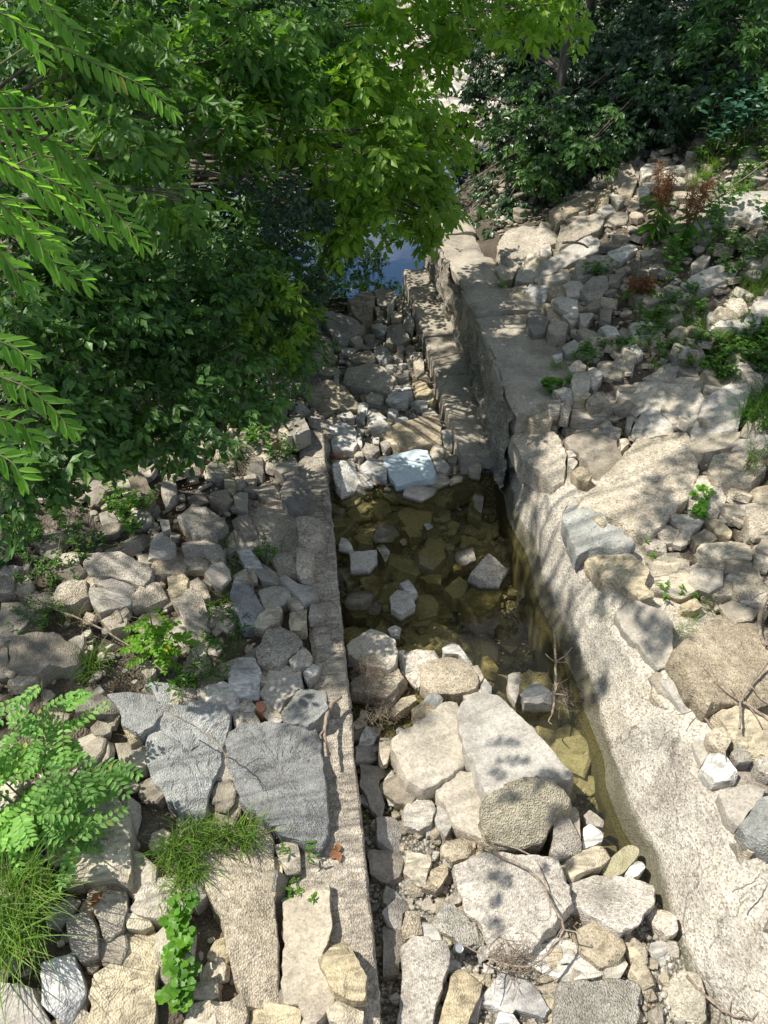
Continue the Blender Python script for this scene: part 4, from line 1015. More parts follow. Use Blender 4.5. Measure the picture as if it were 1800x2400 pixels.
def join(parts):
    V = []; F3 = []; F4 = []; b = 0
    for v, f in parts:
        V.append(v); (F3 if f.shape[1] == 3 else F4).append(f+b); b += len(v)
    return np.concatenate(V), [np.concatenate(x) for x in (F4, F3) if x]
def tree(name, label, base, top, blobs, leafkey, n_per, L, Wr, seed, cat='tree', r0=.09, k=5, group=None, bark=None, **kw):
    rng = np.random.default_rng(seed); base = np.array(base, float); top = np.array(top, float)
    root = empty(name, base, label, cat, group)
    mid = (base+top)/2+rng.uniform(-.15, .15, 3)
    v, f = tube([base-[0, 0, .3], base+(top-base)*.1, mid, top], r0, r0*.35, 9)
    mesh_obj('trunk', v, f, bark or BK1, root)
    br = []
    for c, r in blobs:
        d = c-base; s = np.clip(np.dot(c-base, top-base)/max(np.dot(top-base, top-base), .01)*.75, .08, .95); st = base+(top-base)*s
        m = (st+c)/2+np.array([0, 0, .05])*np.linalg.norm(c-st)+rng.uniform(-.1, .1, 3); br.append(tube([st, m, c], r0*.2, .005, 6))
        for _ in range(3):
            e = c+nrmz(rng.standard_normal(3))*r*.85; br.append(tube([c*.6+m*.4, (c+e)/2+rng.uniform(-.06, .06, 3), e], .006, .003, 5))
    v, f = join(br); mesh_obj('branches', v, f, bark or BK1, root)
    v, f = crown_mesh(blobs, n_per, L, Wr, leafkey, rng, k, **kw); mesh_obj('crown', v, f, LM[leafkey], root, smooth=False)
    return root
def BL(s):
    out = []
    for w in s.split():
        x, y, r, d = map(float, w.split(',')); out.append((fd(x, y, d), r*DS/FPX*d))
    return out
def gp(x, y): return np.array([x, y, Tp(x, y)])

tree('box_elder_tree', 'bright green box elder branches overhanging the channel from the top centre', gp(-1.6, 10.2), (-.6, 9.3, 6.2),
     BL('820,300,80,9.3 880,360,70,9.5 800,400,80,9.2 870,440,60,9.6 920,300,70,9.8 760,330,80,9 930,200,60,10 850,200,80,9.6 740,430,70,9 920,460,45,10 870,50,110,7.5 1000,45,100,8 1120,20,100,8.3 1210,10,60,8.5 780,90,90,7.2 720,210,90,7.2 820,230,100,7.5 900,160,80,8 790,330,80,7.2 910,300,75,8 985,290,50,8.3 700,330,70,7.2 860,420,75,7.6 930,480,50,8 820,480,50,7.5 760,500,55,7.4 900,400,60,8 850,350,70,7.8 800,430,60,7.6 950,420,45,8.3 940,460,40,7.8 720,520,45,7.7 620,270,80,6.8 690,440,60,7.6')
     + [(np.array([.3, 8.6, 7.2]), 1.1), (np.array([1.2, 10.0, 7.4]), 1.1), (np.array([-.6, 10, 7.6]), 1.2)], 'elder', 420, .135, .48, 1, r0=.11, k=5)
tree('blue_leaved_shrub', 'shrub with dull blue-green leaves hanging between the dark foliage and the bright box elder', gp(-.9, 8.6), (-.5, 8.0, 2.6),
     BL('560,360,60,7.2 620,410,70,7.3 660,480,55,7.5 680,560,60,7.7 690,640,35,8.0 600,470,50,7.5 715,610,35,8'), 'blue', 300, .07, .42, 2, 'shrub', .05, droop=.35)
tree('green_maple_like_tree', 'broad mid-green tree filling the upper left of the picture behind the long fronds', gp(-3.6, 7.6), (-2.9, 6.8, 5.6),
     BL('400,100,140,6.6 550,110,120,7 300,230,120,6.2 440,330,110,6.4 350,440,90,6.0 650,90,90,7.3 180,60,120,6 500,230,110,6.8 260,340,110,5.8 400,420,60,5.6 560,200,90,7 120,160,110,5.8 620,170,80,7.2'), 'maple', 420, .14, .46, 3, r0=.12, k=5)
tree('shaded_dogwood_thicket', 'dense dark dogwood thicket drooping over the left bank stones', gp(-2.6, 7.2), (-2.0, 7.0, 3.3),
     BL('480,620,110,7.2 590,680,90,7.6 640,760,60,7.8 430,780,110,6.5 360,890,80,6.1 480,830,80,6.6 420,930,60,6.1 250,680,130,6.2 150,790,120,5.8 90,900,110,5.5 90,1010,80,5.3 210,590,110,6.2 330,600,110,6.6 550,560,80,7.7 40,1080,50,5.2 330,760,100,6.3 650,690,45,8.0 250,830,90,5.9 520,900,50,6.6 60,760,110,5.4 60,640,110,5.6 160,940,90,5.6 240,920,70,5.8 150,1040,60,5.5 30,920,70,5.2 420,700,100,6.8 560,820,60,7.1 320,960,45,6.0'), 'dog', 500, .10, .5, 4, 'shrub', .07, k=5, droop=.4)
tree('lit_elder_bush', 'brighter green bush with yellowish shoot tips above the brown-topped slab', gp(-1.0, 8.4), (-.7, 8.0, 2.2),
     BL('560,640,70,7.0 610,700,70,7.3 640,740,50,7.5 560,600,60,7.1 590,770,45,7.3'), 'elder', 260, .075, .42, 5, 'bush', .04, k=5)
tree('background_thicket', 'dark undergrowth deep behind the left-hand foliage', gp(-4.5, 11.5), (-4.2, 11, 4.5),
     BL('60,100,260,13 250,180,240,12 450,60,240,13.5 330,20,200,15 740,40,130,17 100,450,220,10 200,20,200,14 560,20,160,15 660,180,130,13 700,300,100,12 650,420,90,11 120,300,260,10 380,350,240,10.5 600,330,170,11.5 150,600,220,9 400,600,190,9.5 620,520,130,11.2 600,120,220,13 200,50,300,12 400,30,250,14 680,60,120,15 560,560,110,9.6'), 'dog', 360, .13, .5, 6, 'thicket', .09, k=5, flat=1.0)
def GB(s):             # clumps hanging d metres in front of the slope seen behind them
    out = []
    for w in s.split():
        x, y, r, d = map(float, w.split(',')); p = hd(x, min(y+r*.5, 2000)); dep = float(np.dot(p-CAM, _F))-d; out.append((fd(x, y, dep), r*DS/FPX*dep))
    return out
tree('dark_ash_tree', 'tall dark ash tree with drooping sprays behind the rubble slope, right of the river gap', gp(4.6, 14.0), (4.9, 14.6, 6.5),
     BL('1100,130,90,15.5 1180,100,90,15.5 1110,220,80,14.8 1120,310,75,14.3 1090,400,55,13.6 1140,430,45,13.2 1060,330,40,14.5 1070,60,70,17 1020,200,28,15 1000,290,22,15 1040,450,22,14 980,60,50,17 985,400,40,15 1000,340,35,14.6 985,270,30,15 1040,480,30,13.6 1000,500,25,13.8 1000,60,50,17.5 1100,480,45,13.0 1010,460,45,13.3 1065,490,45,12.9 960,440,35,13.6 1130,470,50,12.9 1170,430,50,13.2')+GB('1200,380,50,.6 1240,340,50,.6 1300,320,45,.5 1350,300,40,.5')+
     GB('1200,200,80,1.2 1220,300,75,1.0 1290,160,90,1.2 1290,260,80,1.0 1270,60,90,1.6 1230,350,40,.8 1330,300,50,.9 1170,160,80,1.5'), 'ash', 520, .10, .42, 7, r0=.12, k=7, droop=.6)
tree('glossy_ash_tree', 'dark tree with pale shining leaves above the creeper in the upper right', gp(8.6, 14.6), (8.8, 15.2, 7.4),
     GB('1380,100,90,1.3 1400,200,80,1.0 1440,260,60,.8 1480,180,80,1.0 1500,80,90,1.3 1380,20,90,1.8 1470,10,90,1.8 1370,270,50,.8 1540,230,50,.8 1420,150,80,1.3'), 'ash', 520, .10, .42, 8, r0=.12, k=7, droop=.6)
tree('distant_dark_woods', 'black-green woods closing the view in the top right corner', gp(11, 17), (12, 18, 9),
     GB('1580,60,110,1.5 1640,150,80,1.2 1640,30,110,1.8 1560,150,90,1.5 1590,220,50,.8 1300,20,120,2 1200,40,100,2.2 1350,230,60,1.6 1250,330,60,1.4 1180,370,50,1.2 1150,280,90,1.8'), 'dog', 420, .12, .5, 9, r0=.2, k=5, flat=1.0)
rngo = np.random.default_rng(77)
UB = [(np.array([a, b_, c_])+rngq, r_) for (a, b_, c_, r_), rngq in zip([(3.0, 14.5, 8.5, 1.2), (4.5, 13.5, 8.3, 1.2), (5.5, 15.5, 8.8, 1.3), (7, 14.5, 8.6, 1.2), (2.0, 16, 8.6, 1.2), (6.2, 13, 8.4, .9), (8.5, 16, 9.0, 1.4), (7.2, 17, 8.8, 1.4), (4.2, 17, 8.8, 1.4), (9.6, 14.6, 9.2, 1.3)], np.random.default_rng(3).uniform(-.2, .2, (10, 3)))]
for bx in np.arange(.6, 7.5, 1.15):
    for by in np.arange(12.6, 17.5, 1.15):
        if rngo.random() < .85: UB.append((np.array([bx, by, 8.4+.03*by])+rngo.uniform(-.3, .3, 3), .8))
tree('high_canopy_tree', 'tree whose high crown darkens the woods behind the slope', gp(6.0, 17.0), (6.0, 16.2, 8.8), UB, 'ash', 200, .14, .5, 12, r0=.12, k=5)
OB = [(np.array([-3.9, 5.0, 7.2]), .5)]
for bx in np.arange(-8.2, 2.9, .9):
    for by in np.arange(5.5, 11.6, .9):
        pr = (.95 if by < 7.4 else .15) if bx < -2.3 else .25 if bx < -.8 else (.85 if by < 10.2 else .3)
        if bx < -2.3 and by < 5.8: pr = .6
        if rngo.random() < pr: OB.append((np.array([bx, by, 7.9+.05*by])+rngo.uniform(-.3, .3, 3), rngo.uniform(.5, .75)))
tree('overhanging_tree', 'tall tree whose high crown shades the left bank and the pool', gp(-5.6, 6.2), (-4.8, 6.6, 8.2), OB, 'elder', 170, .12, .5, 10, r0=.09, k=5)

# ---- pinnate fronds
def frond(path, Lf, Wf, pairs, rng, hang=.5, tpl=LEAF9, tf=LF9, r=.004, spread=.9, face=False):
    path = np.array(path, float); k = len(path); cum = np.concatenate([[0], np.cumsum(np.linalg.norm(np.diff(path, axis=0), axis=1))])
    s = np.linspace(.12, .985, pairs)*cum[-1]; P = np.stack([np.interp(s, cum, path[:, i]) for i in range(3)], 1)
    e = cum[-1]*.02; Q = np.stack([np.interp(s+e, cum, path[:, i]) for i in range(3)], 1)-np.stack([np.interp(s-e, cum, path[:, i]) for i in range(3)], 1)
    Tn = nrmz(Q); up = np.array([0, 0, 1.0]); S = nrmz(np.cross(Tn, up)); PP = []; DD = []; UU = []; LL = []
    for sg in (-1, 1):
        d = nrmz(S*sg*spread+Tn*.38+np.array([0, 0, -hang])+rng.standard_normal(P.shape)*.09)
        uu = np.cross(np.cross(d, up+S*sg*.3), d)+rng.standard_normal(P.shape)*.12
        if face:         # leaflets of a drooping frond: the near row hangs, the far row lies out flat
            d = nrmz(S*.30+np.array([0, 0, -.85])+Tn*.30+rng.standard_normal(P.shape)*.10) if sg > 0 else nrmz(-S*.75+Tn*.6+np.array([0, 0, .05])+rng.standard_normal(P.shape)*.10)
            uu = np.array([-.15, -.85, .6])+rng.standard_normal(P.shape)*.15 if sg > 0 else np.array([0, -.4, 1.0])+rng.standard_normal(P.shape)*.15
        PP.append(P+rng.standard_normal(P.shape)*.003); DD.append(d); UU.append(uu)
        LL.append(Lf*(.62+.38*np.sin(np.linspace(.5, 2.7, pairs)))*rng.uniform(.9, 1.1, pairs))
    PP.append(path[-1:]); DD.append(Tn[-1:]); UU.append(up[None]); LL.append([Lf*.7])
    LL = np.concatenate(LL); v, f = leaves(np.concatenate(PP), np.concatenate(DD), np.concatenate(UU), LL, LL*Wf/Lf, tpl, tf)
    return (v, f), tube(path, r, r*.4, 5)
def arc(p, d, L, sag, n=5):
    d = np.array(d, float)/np.linalg.norm(d); t = np.linspace(0, 1, n)[:, None]
    return np.array(p)+d*L*t+np.array([0, 0, -1.0])*sag*L*t**2

def heaven():
    rng = np.random.default_rng(41); base = gp(-3.9, 3.2); root = empty('tree_of_heaven', base, 'long drooping many-leaflet fronds reaching in from the left edge, nearest foliage', 'tree')
    S1 = 3.318
    def t3(s, d0, d1):
        pts = [tuple(map(float, w.split(','))) for w in s.split()]; n = len(pts)
        return [far(x/S1, 150+y/S1, d0+(d1-d0)*i/(n-1)) for i, (x, y) in enumerate(pts)]
    def t1(s, d0, d1, oy=0):
        pts = [tuple(map(float, w.split(','))) for w in s.split()]; n = len(pts)
        return [far(x/1.8433, oy+y/1.8433, d0+(d1-d0)*i/(n-1)) for i, (x, y) in enumerate(pts)]
    F = [t3('-200,640 0,735 150,860 300,960 440,1030 600,1130 720,1240 850,1320', 3.0, 3.3), t3('-200,950 0,1080 110,1190 250,1340 400,1520 500,1620 640,1690', 2.9, 3.1),
         t3('-200,360 0,350 250,345 450,335 620,365', 3.1, 3.3), t3('-200,420 0,470 250,540 400,600 560,700 680,760', 3.2, 3.4), t3('300,700 600,790 760,960 870,1120 960,1220 1050,1330 1110,1400', 3.4, 3.5),
         t3('-250,1350 -60,1420 60,1540 180,1700', 2.9, 3.0), t3('300,-200 800,20 950,90 1110,170 1250,270 1350,370', 4.2, 4.3), t3('-200,200 -50,210 80,230 200,260', 3.1, 3.2), t3('-150,1200 0,1190 120,1250 300,1340 420,1400', 3.3, 3.4),
         t1('-80,40 0,55 80,100 150,170 175,260', 3.7, 3.8), t1('100,-60 200,20 270,90 350,170', 4.2, 4.2), t1('-90,470 0,520 120,570 220,650 300,740', 3.2, 3.3, 600), t1('-90,660 0,700 90,720 130,790', 3.1, 3.2, 600), t1('-90,820 0,860 60,900 90,960', 3.1, 3.1, 600),
         t1('-90,340 0,370 70,400 120,440', 3.3, 3.3, 600), t3('-100,820 100,800 300,850 500,960 640,1050', 3.5, 3.6), t3('-200,560 0,600 200,640 420,760 560,880', 3.6, 3.7), t3('-100,1000 60,1050 220,1160 380,1300 460,1420', 3.5, 3.6)]
    for i, p in enumerate(F):
        L = sum(np.linalg.norm(np.array(p[j+1])-np.array(p[j])) for j in range(len(p)-1))
        a, b = frond(p, .108, .034, max(6, int(L/.043)), rng, hang=.75, r=.005, spread=.8, face=True)
        q = tube([base+[0, 0, 2.0+.3*rng.random()], (np.array(p[0])+base+[0, 0, 2.2])/2+[0, 0, .25], p[0]], .006, .004, 6)
        v, f = join([b, q]); st = mesh_obj('frond', v, f, BK2, root); mesh_obj('leaflets', a[0], a[1], LM['heaven'], None, smooth=False).parent = st
    v, f = tube([base-[0, 0, .3], base+[.03, 0, 1.2], base+[0, .05, 2.9]], .06, .03, 9); mesh_obj('trunk', v, f, BK1, root)
heaven()

def locust(name, label, base, reach, n, Lf, Wf, FL, key, seed, heights=(.4, 1.0), group=None, lean=(0, 0, 0), pairs=8):
    rng = np.random.default_rng(seed); base = np.array(base, float); root = empty(name, base, label, 'shrub', group)
    LV = []; TB = []; nst = max(3, n//9); tips = []
    for s in range(nst):
        a = 6.283*s/nst+rng.uniform(-.4, .4); q = reach*rng.uniform(.35, .75); h = rng.uniform(*heights)
        e = base+np.array([math.cos(a)*q, math.sin(a)*q, h])+np.array(lean)*h; m = (base+e)/2+np.array([0, 0, .12*h]); tips.append((base, m, e)); TB.append(tube([base-[0, 0, .1], m, e], .009, .004, 6))
    for i in range(n):
        b, m, e = tips[i % nst]; t = rng.uniform(.4, 1.0); p = (1-t)**2*b+2*t*(1-t)*m+t*t*e; a = rng.uniform(0, 6.283)
        d = np.array([math.cos(a), math.sin(a), rng.uniform(-.05, .45)])
        A, B = frond(arc(p, d, FL*rng.uniform(.7, 1.15), rng.uniform(.1, .45)), Lf, Wf, pairs, rng, hang=.12, r=.0022, spread=1.0); LV.append(A); TB.append(B)
    v, f = join(LV); mesh_obj('leaflets', v, f, LM[key], root, smooth=False)
    v, f = join(TB); mesh_obj('stems', v, f, BK2, root); return root
b = hd(120, 1800, 0.0); locust('locust_shrub', 'large light-green locust shrub in full sun at the lower left edge', b, .72, 125, .062, .030, .30, 'locust', 51, (.4, 1.0), lean=(-.05, .15, 0))
b = hd(350, 1440, 0.0); locust('locust_sapling', 'smaller yellow-green locust sapling with round leaflets above the big locust shrub', b, .28, 26, .048, .030, .26, 'locust2', 52, (.25, .55), pairs=8)

# ---- grass tufts
def grass(label, pts, n, L, w, seed, key='grass', lean=(0, -.2), spread=.6, group='grass tufts between the stones', name='grass_tuft', cat='grass tuft', seeds=0):
    rng = np.random.default_rng(seed); VV = []; F = []; b = 0; P0 = np.array(pts); root = P0.mean(0)
    for i in range(n):
        p = P0[i % len(P0)]+rng.standard_normal(3)*np.array([.05, .05, .0]); a = rng.uniform(0, 6.283); l = L*rng.uniform(.5, 1.15); sp = spread*rng.uniform(.2, 1.2)
        d = np.array([math.cos(a)*sp+lean[0], math.sin(a)*sp+lean[1], 1.0]); d /= np.linalg.norm(d); sag = rng.uniform(.25, .95)
        t = np.linspace(0, 1, 6)[:, None]; q = p-[0, 0, .03]+d*l*t+np.array([math.cos(a)*.5+lean[0], math.sin(a)*.5+lean[1], -1])*sag*l*t**2*.55
        s = nrmz(np.cross(np.gradient(q, axis=0), [0, 0, 1.]))*w*(1-t**1.6)*.5+1e-5
        VV += [q-s, q+s]; k = np.arange(5); F.append(np.stack([b+k, b+k+1, b+6+k+1, b+6+k], 1)); b += 12
        if seeds and i % seeds == 0: pass
    o = mesh_obj(name, np.concatenate(VV), np.concatenate(F), LM[key], smooth=True); return tag(o, label, cat, group)
def gl(s, h=.05): return [hd(*map(float, w.split(',')), h) for w in s.split()]
grass('long yellow-green grass tuft spilling from the left edge over the pale pointed slab', gl('20,1960 60,2000 10,2050 90,1930 40,1900 -40,1980', .2), 520, .55, .0095, 61, lean=(.15, -.25))
grass('bright grass band growing between the square blue-grey block and the long rectangular slab', gl('400,1800 450,1790 500,1800 540,1805 370,1830 430,1815', .22), 600, .26, .009, 62)
grass('fine pale grass clump left of the long rectangular slab', gl('370,1850 400,1870 430,1875 395,1910', .2), 350, .2, .008, 63)
grass('dark blue-green grass tuft drooping at the right edge beside the smooth rising slab', gl('1640,880 1620,900 1655,860 1655,920', .15), 260, .5, .009, 64, key='weed', lean=(-.35, -.1))
grass('sparse grass tuft in the wall top seam beside the flush grey slab', gl('1500,1330 1520,1310 1480,1350 1540,1290 1460,1370', .04), 190, .2, .004, 65)
grass('grass tuft on the slope beyond the jutting dark slab', gl('1520,380 1545,360 1500,400', .1), 220, .42, .008, 66, lean=(-.2, -.2))
grass('bright grass clump beside the dark boulder of the upper slope edge', gl('1590,410 1610,420', .1), 130, .34, .008, 67)
grass('long-bladed grass patch among greenery on the right slope', gl('1460,700 1440,730 1480,680 1420,790 1500,760', .06), 260, .26, .006, 68)
grass('grass sprouting between stones above the purple-stained slab', gl('1370,760 1385,740 1350,790', .08), 120, .24, .005, 69)
grass('yellowish grass hanging under the right slope sapling', gl('1620,640 1640,620 1590,650', .06), 160, .3, .006, 70)
grass('straggling grass between diamond-shaped stone and twig-littered slab', gl('500,1250 480,1300 510,1220 490,1180', .06), 160, .24, .006, 71)
grass('grass and straw tangle around the blue tapering stone', gl('440,1330 470,1440 420,1400 500,1400', .06), 200, .28, .005, 72)
grass('arching grass tuft left of the locust sapling', gl('200,1430 190,1450 215,1420', .05), 150, .34, .006, 73)
grass('grass blades poking out from under the dogwood thicket', gl('520,960 500,980 480,1000 460,1020', .1), 90, .42, .012, 74, key='weed', lean=(.1, -.3))
grass('pale dry stalks crossing the left bank rubble', gl('120,1230 200,1290 60,1280 260,1350 180,1340', .1), 90, .5, .004, 75, key='straw', lean=(.3, -.1), name='dry_grass', cat='dry grass')
grass('small green grass sprout rooted in the sloping wall', gl('1325,1330', .02), 26, .12, .005, 76)
grass('grass tuft between the wall cap and the hollow stones', gl('1200,790 1206,785', .06), 90, .2, .006, 77)
grass('grass sprig on the wall cap under the biggest rounded boulder', gl('1085,615 1095,600', .06), 90, .22, .012, 78)
grass('low bright turf on the slope right of the whitish slope slab', gl('1480,690 1530,720 1560,760 1590,720 1620,760 1500,650', .05), 420, .16, .006, 79)

# ---- leafy weeds
def weed(label, pts, n, L, key, seed, tpl=LEAF9, tf=LF9, wr=.5, ht=.25, name='leafy_weed', cat='weed', group='weeds between the stones', k=7, stems=True, spread=.12):
    rng = np.random.default_rng(seed); pts = [np.array(p) for p in pts]; base = np.mean(pts, 0); root = empty(name, base, label, cat, group); PP = []; DD = []; UU = []; LL = []; TB = []
    for i in range(n):
        b = pts[i % len(pts)]+rng.standard_normal(3)*[spread*.5, spread*.5, 0]; a = rng.uniform(0, 6.283); h = ht*rng.uniform(.45, 1.2); e = b+np.array([math.cos(a)*h*.45, math.sin(a)*h*.45, h])
        TB.append(tube([b-[0, 0, .05], (b+e)/2+[0, 0, .03], e], .004, .0015, 5))
        for j in range(k):
            t = .25+.75*(j+1)/k; p = b*(1-t)+e*t; an = a+j*2.4+rng.uniform(-.3, .3); d = np.array([math.cos(an), math.sin(an), rng.uniform(-.1, .5)]); PP.append(p); DD.append(d); UU.append(np.array([0, 0, 1.])+rng.standard_normal(3)*.2); LL.append(L*rng.uniform(.6, 1.15)*(1.1-.3*t))
    LL = np.array(LL); v, f = leaves(np.array(PP), np.array(DD), np.array(UU), LL, LL*wr, tpl, tf)
    mesh_obj('leaves', v, f, LM[key], root, smooth=False); v, f = join(TB); mesh_obj('stems', v, f, BK2, root); return root
weed('yellow-green vine with lobed leaves trailing between slabs at the lower left', gl('390,1990 400,2040 380,2080 400,2130 410,2170', .15), 24, .075, 'vine', 81, VINE, VF, .95, .18, 'creeping_vine', 'vine')
weed('fresh lobed-leaf vine sprig on the purple-stained slab corner', gl('1500,1070 1505,1090 1500,1110', .12), 9, .07, 'vine', 82, VINE, VF, .95, .12, 'vine_sprig', 'vine', spread=.06)
weed('tall narrow leafy weed standing among stones left of the wall end', gl('600,1000 603,1010', .05), 7, .09, 'weed', 83, wr=.35, ht=.55, k=14, spread=.07)
weed('low green weed patch left of the blue tapering stone', gl('480,1340 500,1370 520,1340 470,1390', .05), 26, .06, 'weed', 84, wr=.35, ht=.16)
weed('bright leafy clump on the left bank above the worn stalk-crossed slab', gl('240,1110 270,1130 300,1100 260,1080 290,1150', .1), 30, .07, 'vine', 85, wr=.6, ht=.22)
weed('vine leaves and pink flower stems at the left edge', gl('30,1150 80,1160 130,1130 60,1200 20,1220 150,1180', .1), 34, .07, 'weed', 86, wr=.7, ht=.25)
weed('fern-like weed on the far left bank stones', gl('60,1340 90,1350 110,1330 50,1370', .08), 26, .05, 'weed', 87, wr=.35, ht=.18)
weed('narrow-leaved weed at the foot of the locust sapling', gl('410,1500 430,1480 390,1490 440,1460', .05), 24, .09, 'weed', 88, wr=.22, ht=.18)
weed('feathery green weed on the near end of the twig-littered slab', gl('560,1190 590,1195 570,1200', .2), 18, .05, 'vine', 89, wr=.3, ht=.1)
weed('broad-leaved nettle patch on the right slope', gl('1500,790 1530,800 1560,780 1590,770 1620,790 1560,820 1480,770 1520,740 1600,740 1640,800', .08), 130, .075, 'weed', 90, wr=.6, ht=.2)
weed('nettle leaves at the right edge of the slope', gl('1640,740 1655,720 1630,760 1655,780 1600,740', .08), 70, .08, 'weed', 91, wr=.6, ht=.22)
weed('small nettle between stones on the near slope', gl('1265,770 1285,780 1300,760', .08), 16, .075, 'weed', 92, wr=.6, ht=.16)
weed('sprouting weed beside the upright white shard', gl('1330,750 1345,760', .08), 10, .07, 'weed', 93, wr=.6, ht=.16)
weed('low vine leaves on the wall cap behind the egg-shaped stone', gl('1180,830 1210,835 1195,850', .05), 9, .08, 'vine', 94, VINE, VF, .95, .08, spread=.08)
weed('yellow-green flowering sprig above the thick right boulder', gl('1620,1000 1645,1010 1655,990', .25), 26, .035, 'vine', 95, wr=.35, ht=.2)
weed('tiny rosette weed by the seam of the wavy beige slab', gl('1450,1285 1470,1290 1400,1180 1410,1190', .04), 14, .05, 'vine', 96, wr=.5, ht=.08)
weed('seedling in the crack at the near end of the square blue-grey block', gl('672,1850', .05), 4, .07, 'vine', 97, wr=.3, ht=.12, k=5)
weed('round-leaved sapling growing before the jutting dark slab', gl('1540,480 1520,500 1560,460', .1), 14, .10, 'weed', 98, wr=.75, ht=.55, k=9)
weed('drooping pale-leaved weed below the jutting dark slab', gl('1440,580 1460,560 1430,610', .1), 16, .10, 'weed', 99, wr=.6, ht=.4, k=8)
weed('weed tuft by the lengthwise slab', gl('1290,600 1270,590', .08), 9, .10, 'weed', 100, wr=.6, ht=.2)
weed('leafy green clump under the tree foliage on the left bank', gl('560,930 590,900 620,880 540,960', .1), 34, .08, 'weed', 101, wr=.6, ht=.3)
weed('low seedlings along the leaf-shadowed flush slab', gl('620,1925 640,1915 655,1930', .04), 8, .05, 'vine', 102, wr=.4, ht=.08)
weed('broad-leaved weed at the right edge below the grass tuft', gl('1650,470 1655,500 1640,560', .1), 18, .10, 'weed', 103, wr=.6, ht=.3)
weed('dark blue-green creeper on the trunk in the upper right', gl('1590,290 1610,270 1580,310 1620,250 1600,230', .4), 60, .16, 'creeper', 104, wr=.6, ht=.5, name='creeper', cat='creeper', group=None, spread=.3)

weed('green weeds among grass in the middle of the right slope', gl('1480,640 1450,660 1500,680 1430,690', .06), 40, .08, 'weed', 106, wr=.5, ht=.2)
weed('herb patch high on the right slope beside the dark soil', gl('1600,400 1620,380 1580,430 1640,350', .06), 36, .10, 'weed', 107, wr=.45, ht=.25)
weed('climbing herbs at the far right under the trunk', gl('1640,280 1650,320 1630,250', .06), 30, .12, 'weed', 108, wr=.5, ht=.4)
grass('wide band of lush grass across the right slope', gl('1440,700 1480,720 1520,700 1560,730 1600,700 1560,680 1620,680', .05), 500, .26, .007, 109)
weed('low leafy litter plants under the dogwood by the dark stones', gl('100,1230 60,1260 140,1260 180,1210 220,1180', .06), 40, .06, 'weed', 110, wr=.5, ht=.18)
grass('wispy green blades between the stones left of the worn stalk-crossed slab', gl('120,1300 80,1320 150,1330 60,1380', .05), 160, .26, .005, 119)
weed('spreading herbs in the right slope rubble near the round-leaved sapling', gl('1560,520 1590,540 1540,550 1620,560 1580,590', .06), 50, .09, 'weed', 140, wr=.5, ht=.25)
weed('lush weed patch left of the wide grass band', gl('1400,700 1420,720 1390,740 1440,760', .06), 40, .08, 'weed', 141, wr=.5, ht=.22)
weed('weeds on the upper slope soil under the glossy tree', gl('1540,330 1570,350 1510,350 1600,330 1560,310', .06), 50, .11, 'weed', 142, wr=.5, ht=.3)
grass('tall pale grass fringe at the far right edge of the slope', gl('1650,600 1655,560 1640,630 1610,610', .06), 260, .36, .007, 143)
# ---- dock plants gone to seed on the right slope
def dock(label, b, ht, seed, droop):
    rng = np.random.default_rng(seed); b = np.array(b); root = empty('dock_plant', b, label, 'weed', 'seeding dock plants on the right slope'); PP = []; DD = []; UU = []; LL = []; TB = []; SP = []
    for s in range(4):
        a = rng.uniform(0, 6.28); e = b+np.array([math.cos(a)*.12+droop[0], math.sin(a)*.12+droop[1], ht*rng.uniform(.8, 1.1)+droop[2]])
        m = (b+e)/2+[0, 0, .15]; TB.append(tube([b-[0, 0, .1], m, e], .008, .003, 6))
        for i in range(420):
            t = rng.uniform(.5, 1.02); p = (1-t)**2*b+2*t*(1-t)*m+t*t*e; SP.append(p+rng.standard_normal(3)*.045)
        for i in range(9):
            t = .1+.5*i/9; p = (1-t)**2*b+2*t*(1-t)*m+t*t*e; an = rng.uniform(0, 6.28); PP.append(p); DD.append([math.cos(an), math.sin(an), rng.uniform(-.9, .1)]); UU.append([0, 0, 1.]+rng.standard_normal(3)*.3); LL.append(rng.uniform(.16, .32))
    LL = np.array(LL); v, f = leaves(np.array(PP), np.array(DD), np.array(UU), LL, LL*.28, LEAF9, LF9); mesh_obj('leaves', v, f, LM['weed'], root, smooth=False)
    SP = np.array(SP); v, f = leaves(SP, rng.standard_normal(SP.shape), rng.standard_normal(SP.shape), .024, .018); mesh_obj('seed_head', v, f, LM['seed'], root, smooth=False)
    v, f = join(TB); mesh_obj('stems', v, f, BK2, root)
dock('tall dock plant with upright rust-brown seed head, farther left of the seeding pair', hd(1405, 530), 1.0, 111, (0, .05, 0))
dock('dock plant with orange-brown seed head leaning right, nearer the jutting dark slab', hd(1470, 560), .9, 112, (.05, 0, 0))
dock('dock plant bent over towards the stones with hanging greenish seed strings', hd(1385, 640), .35, 113, (-.15, -.25, -.1))

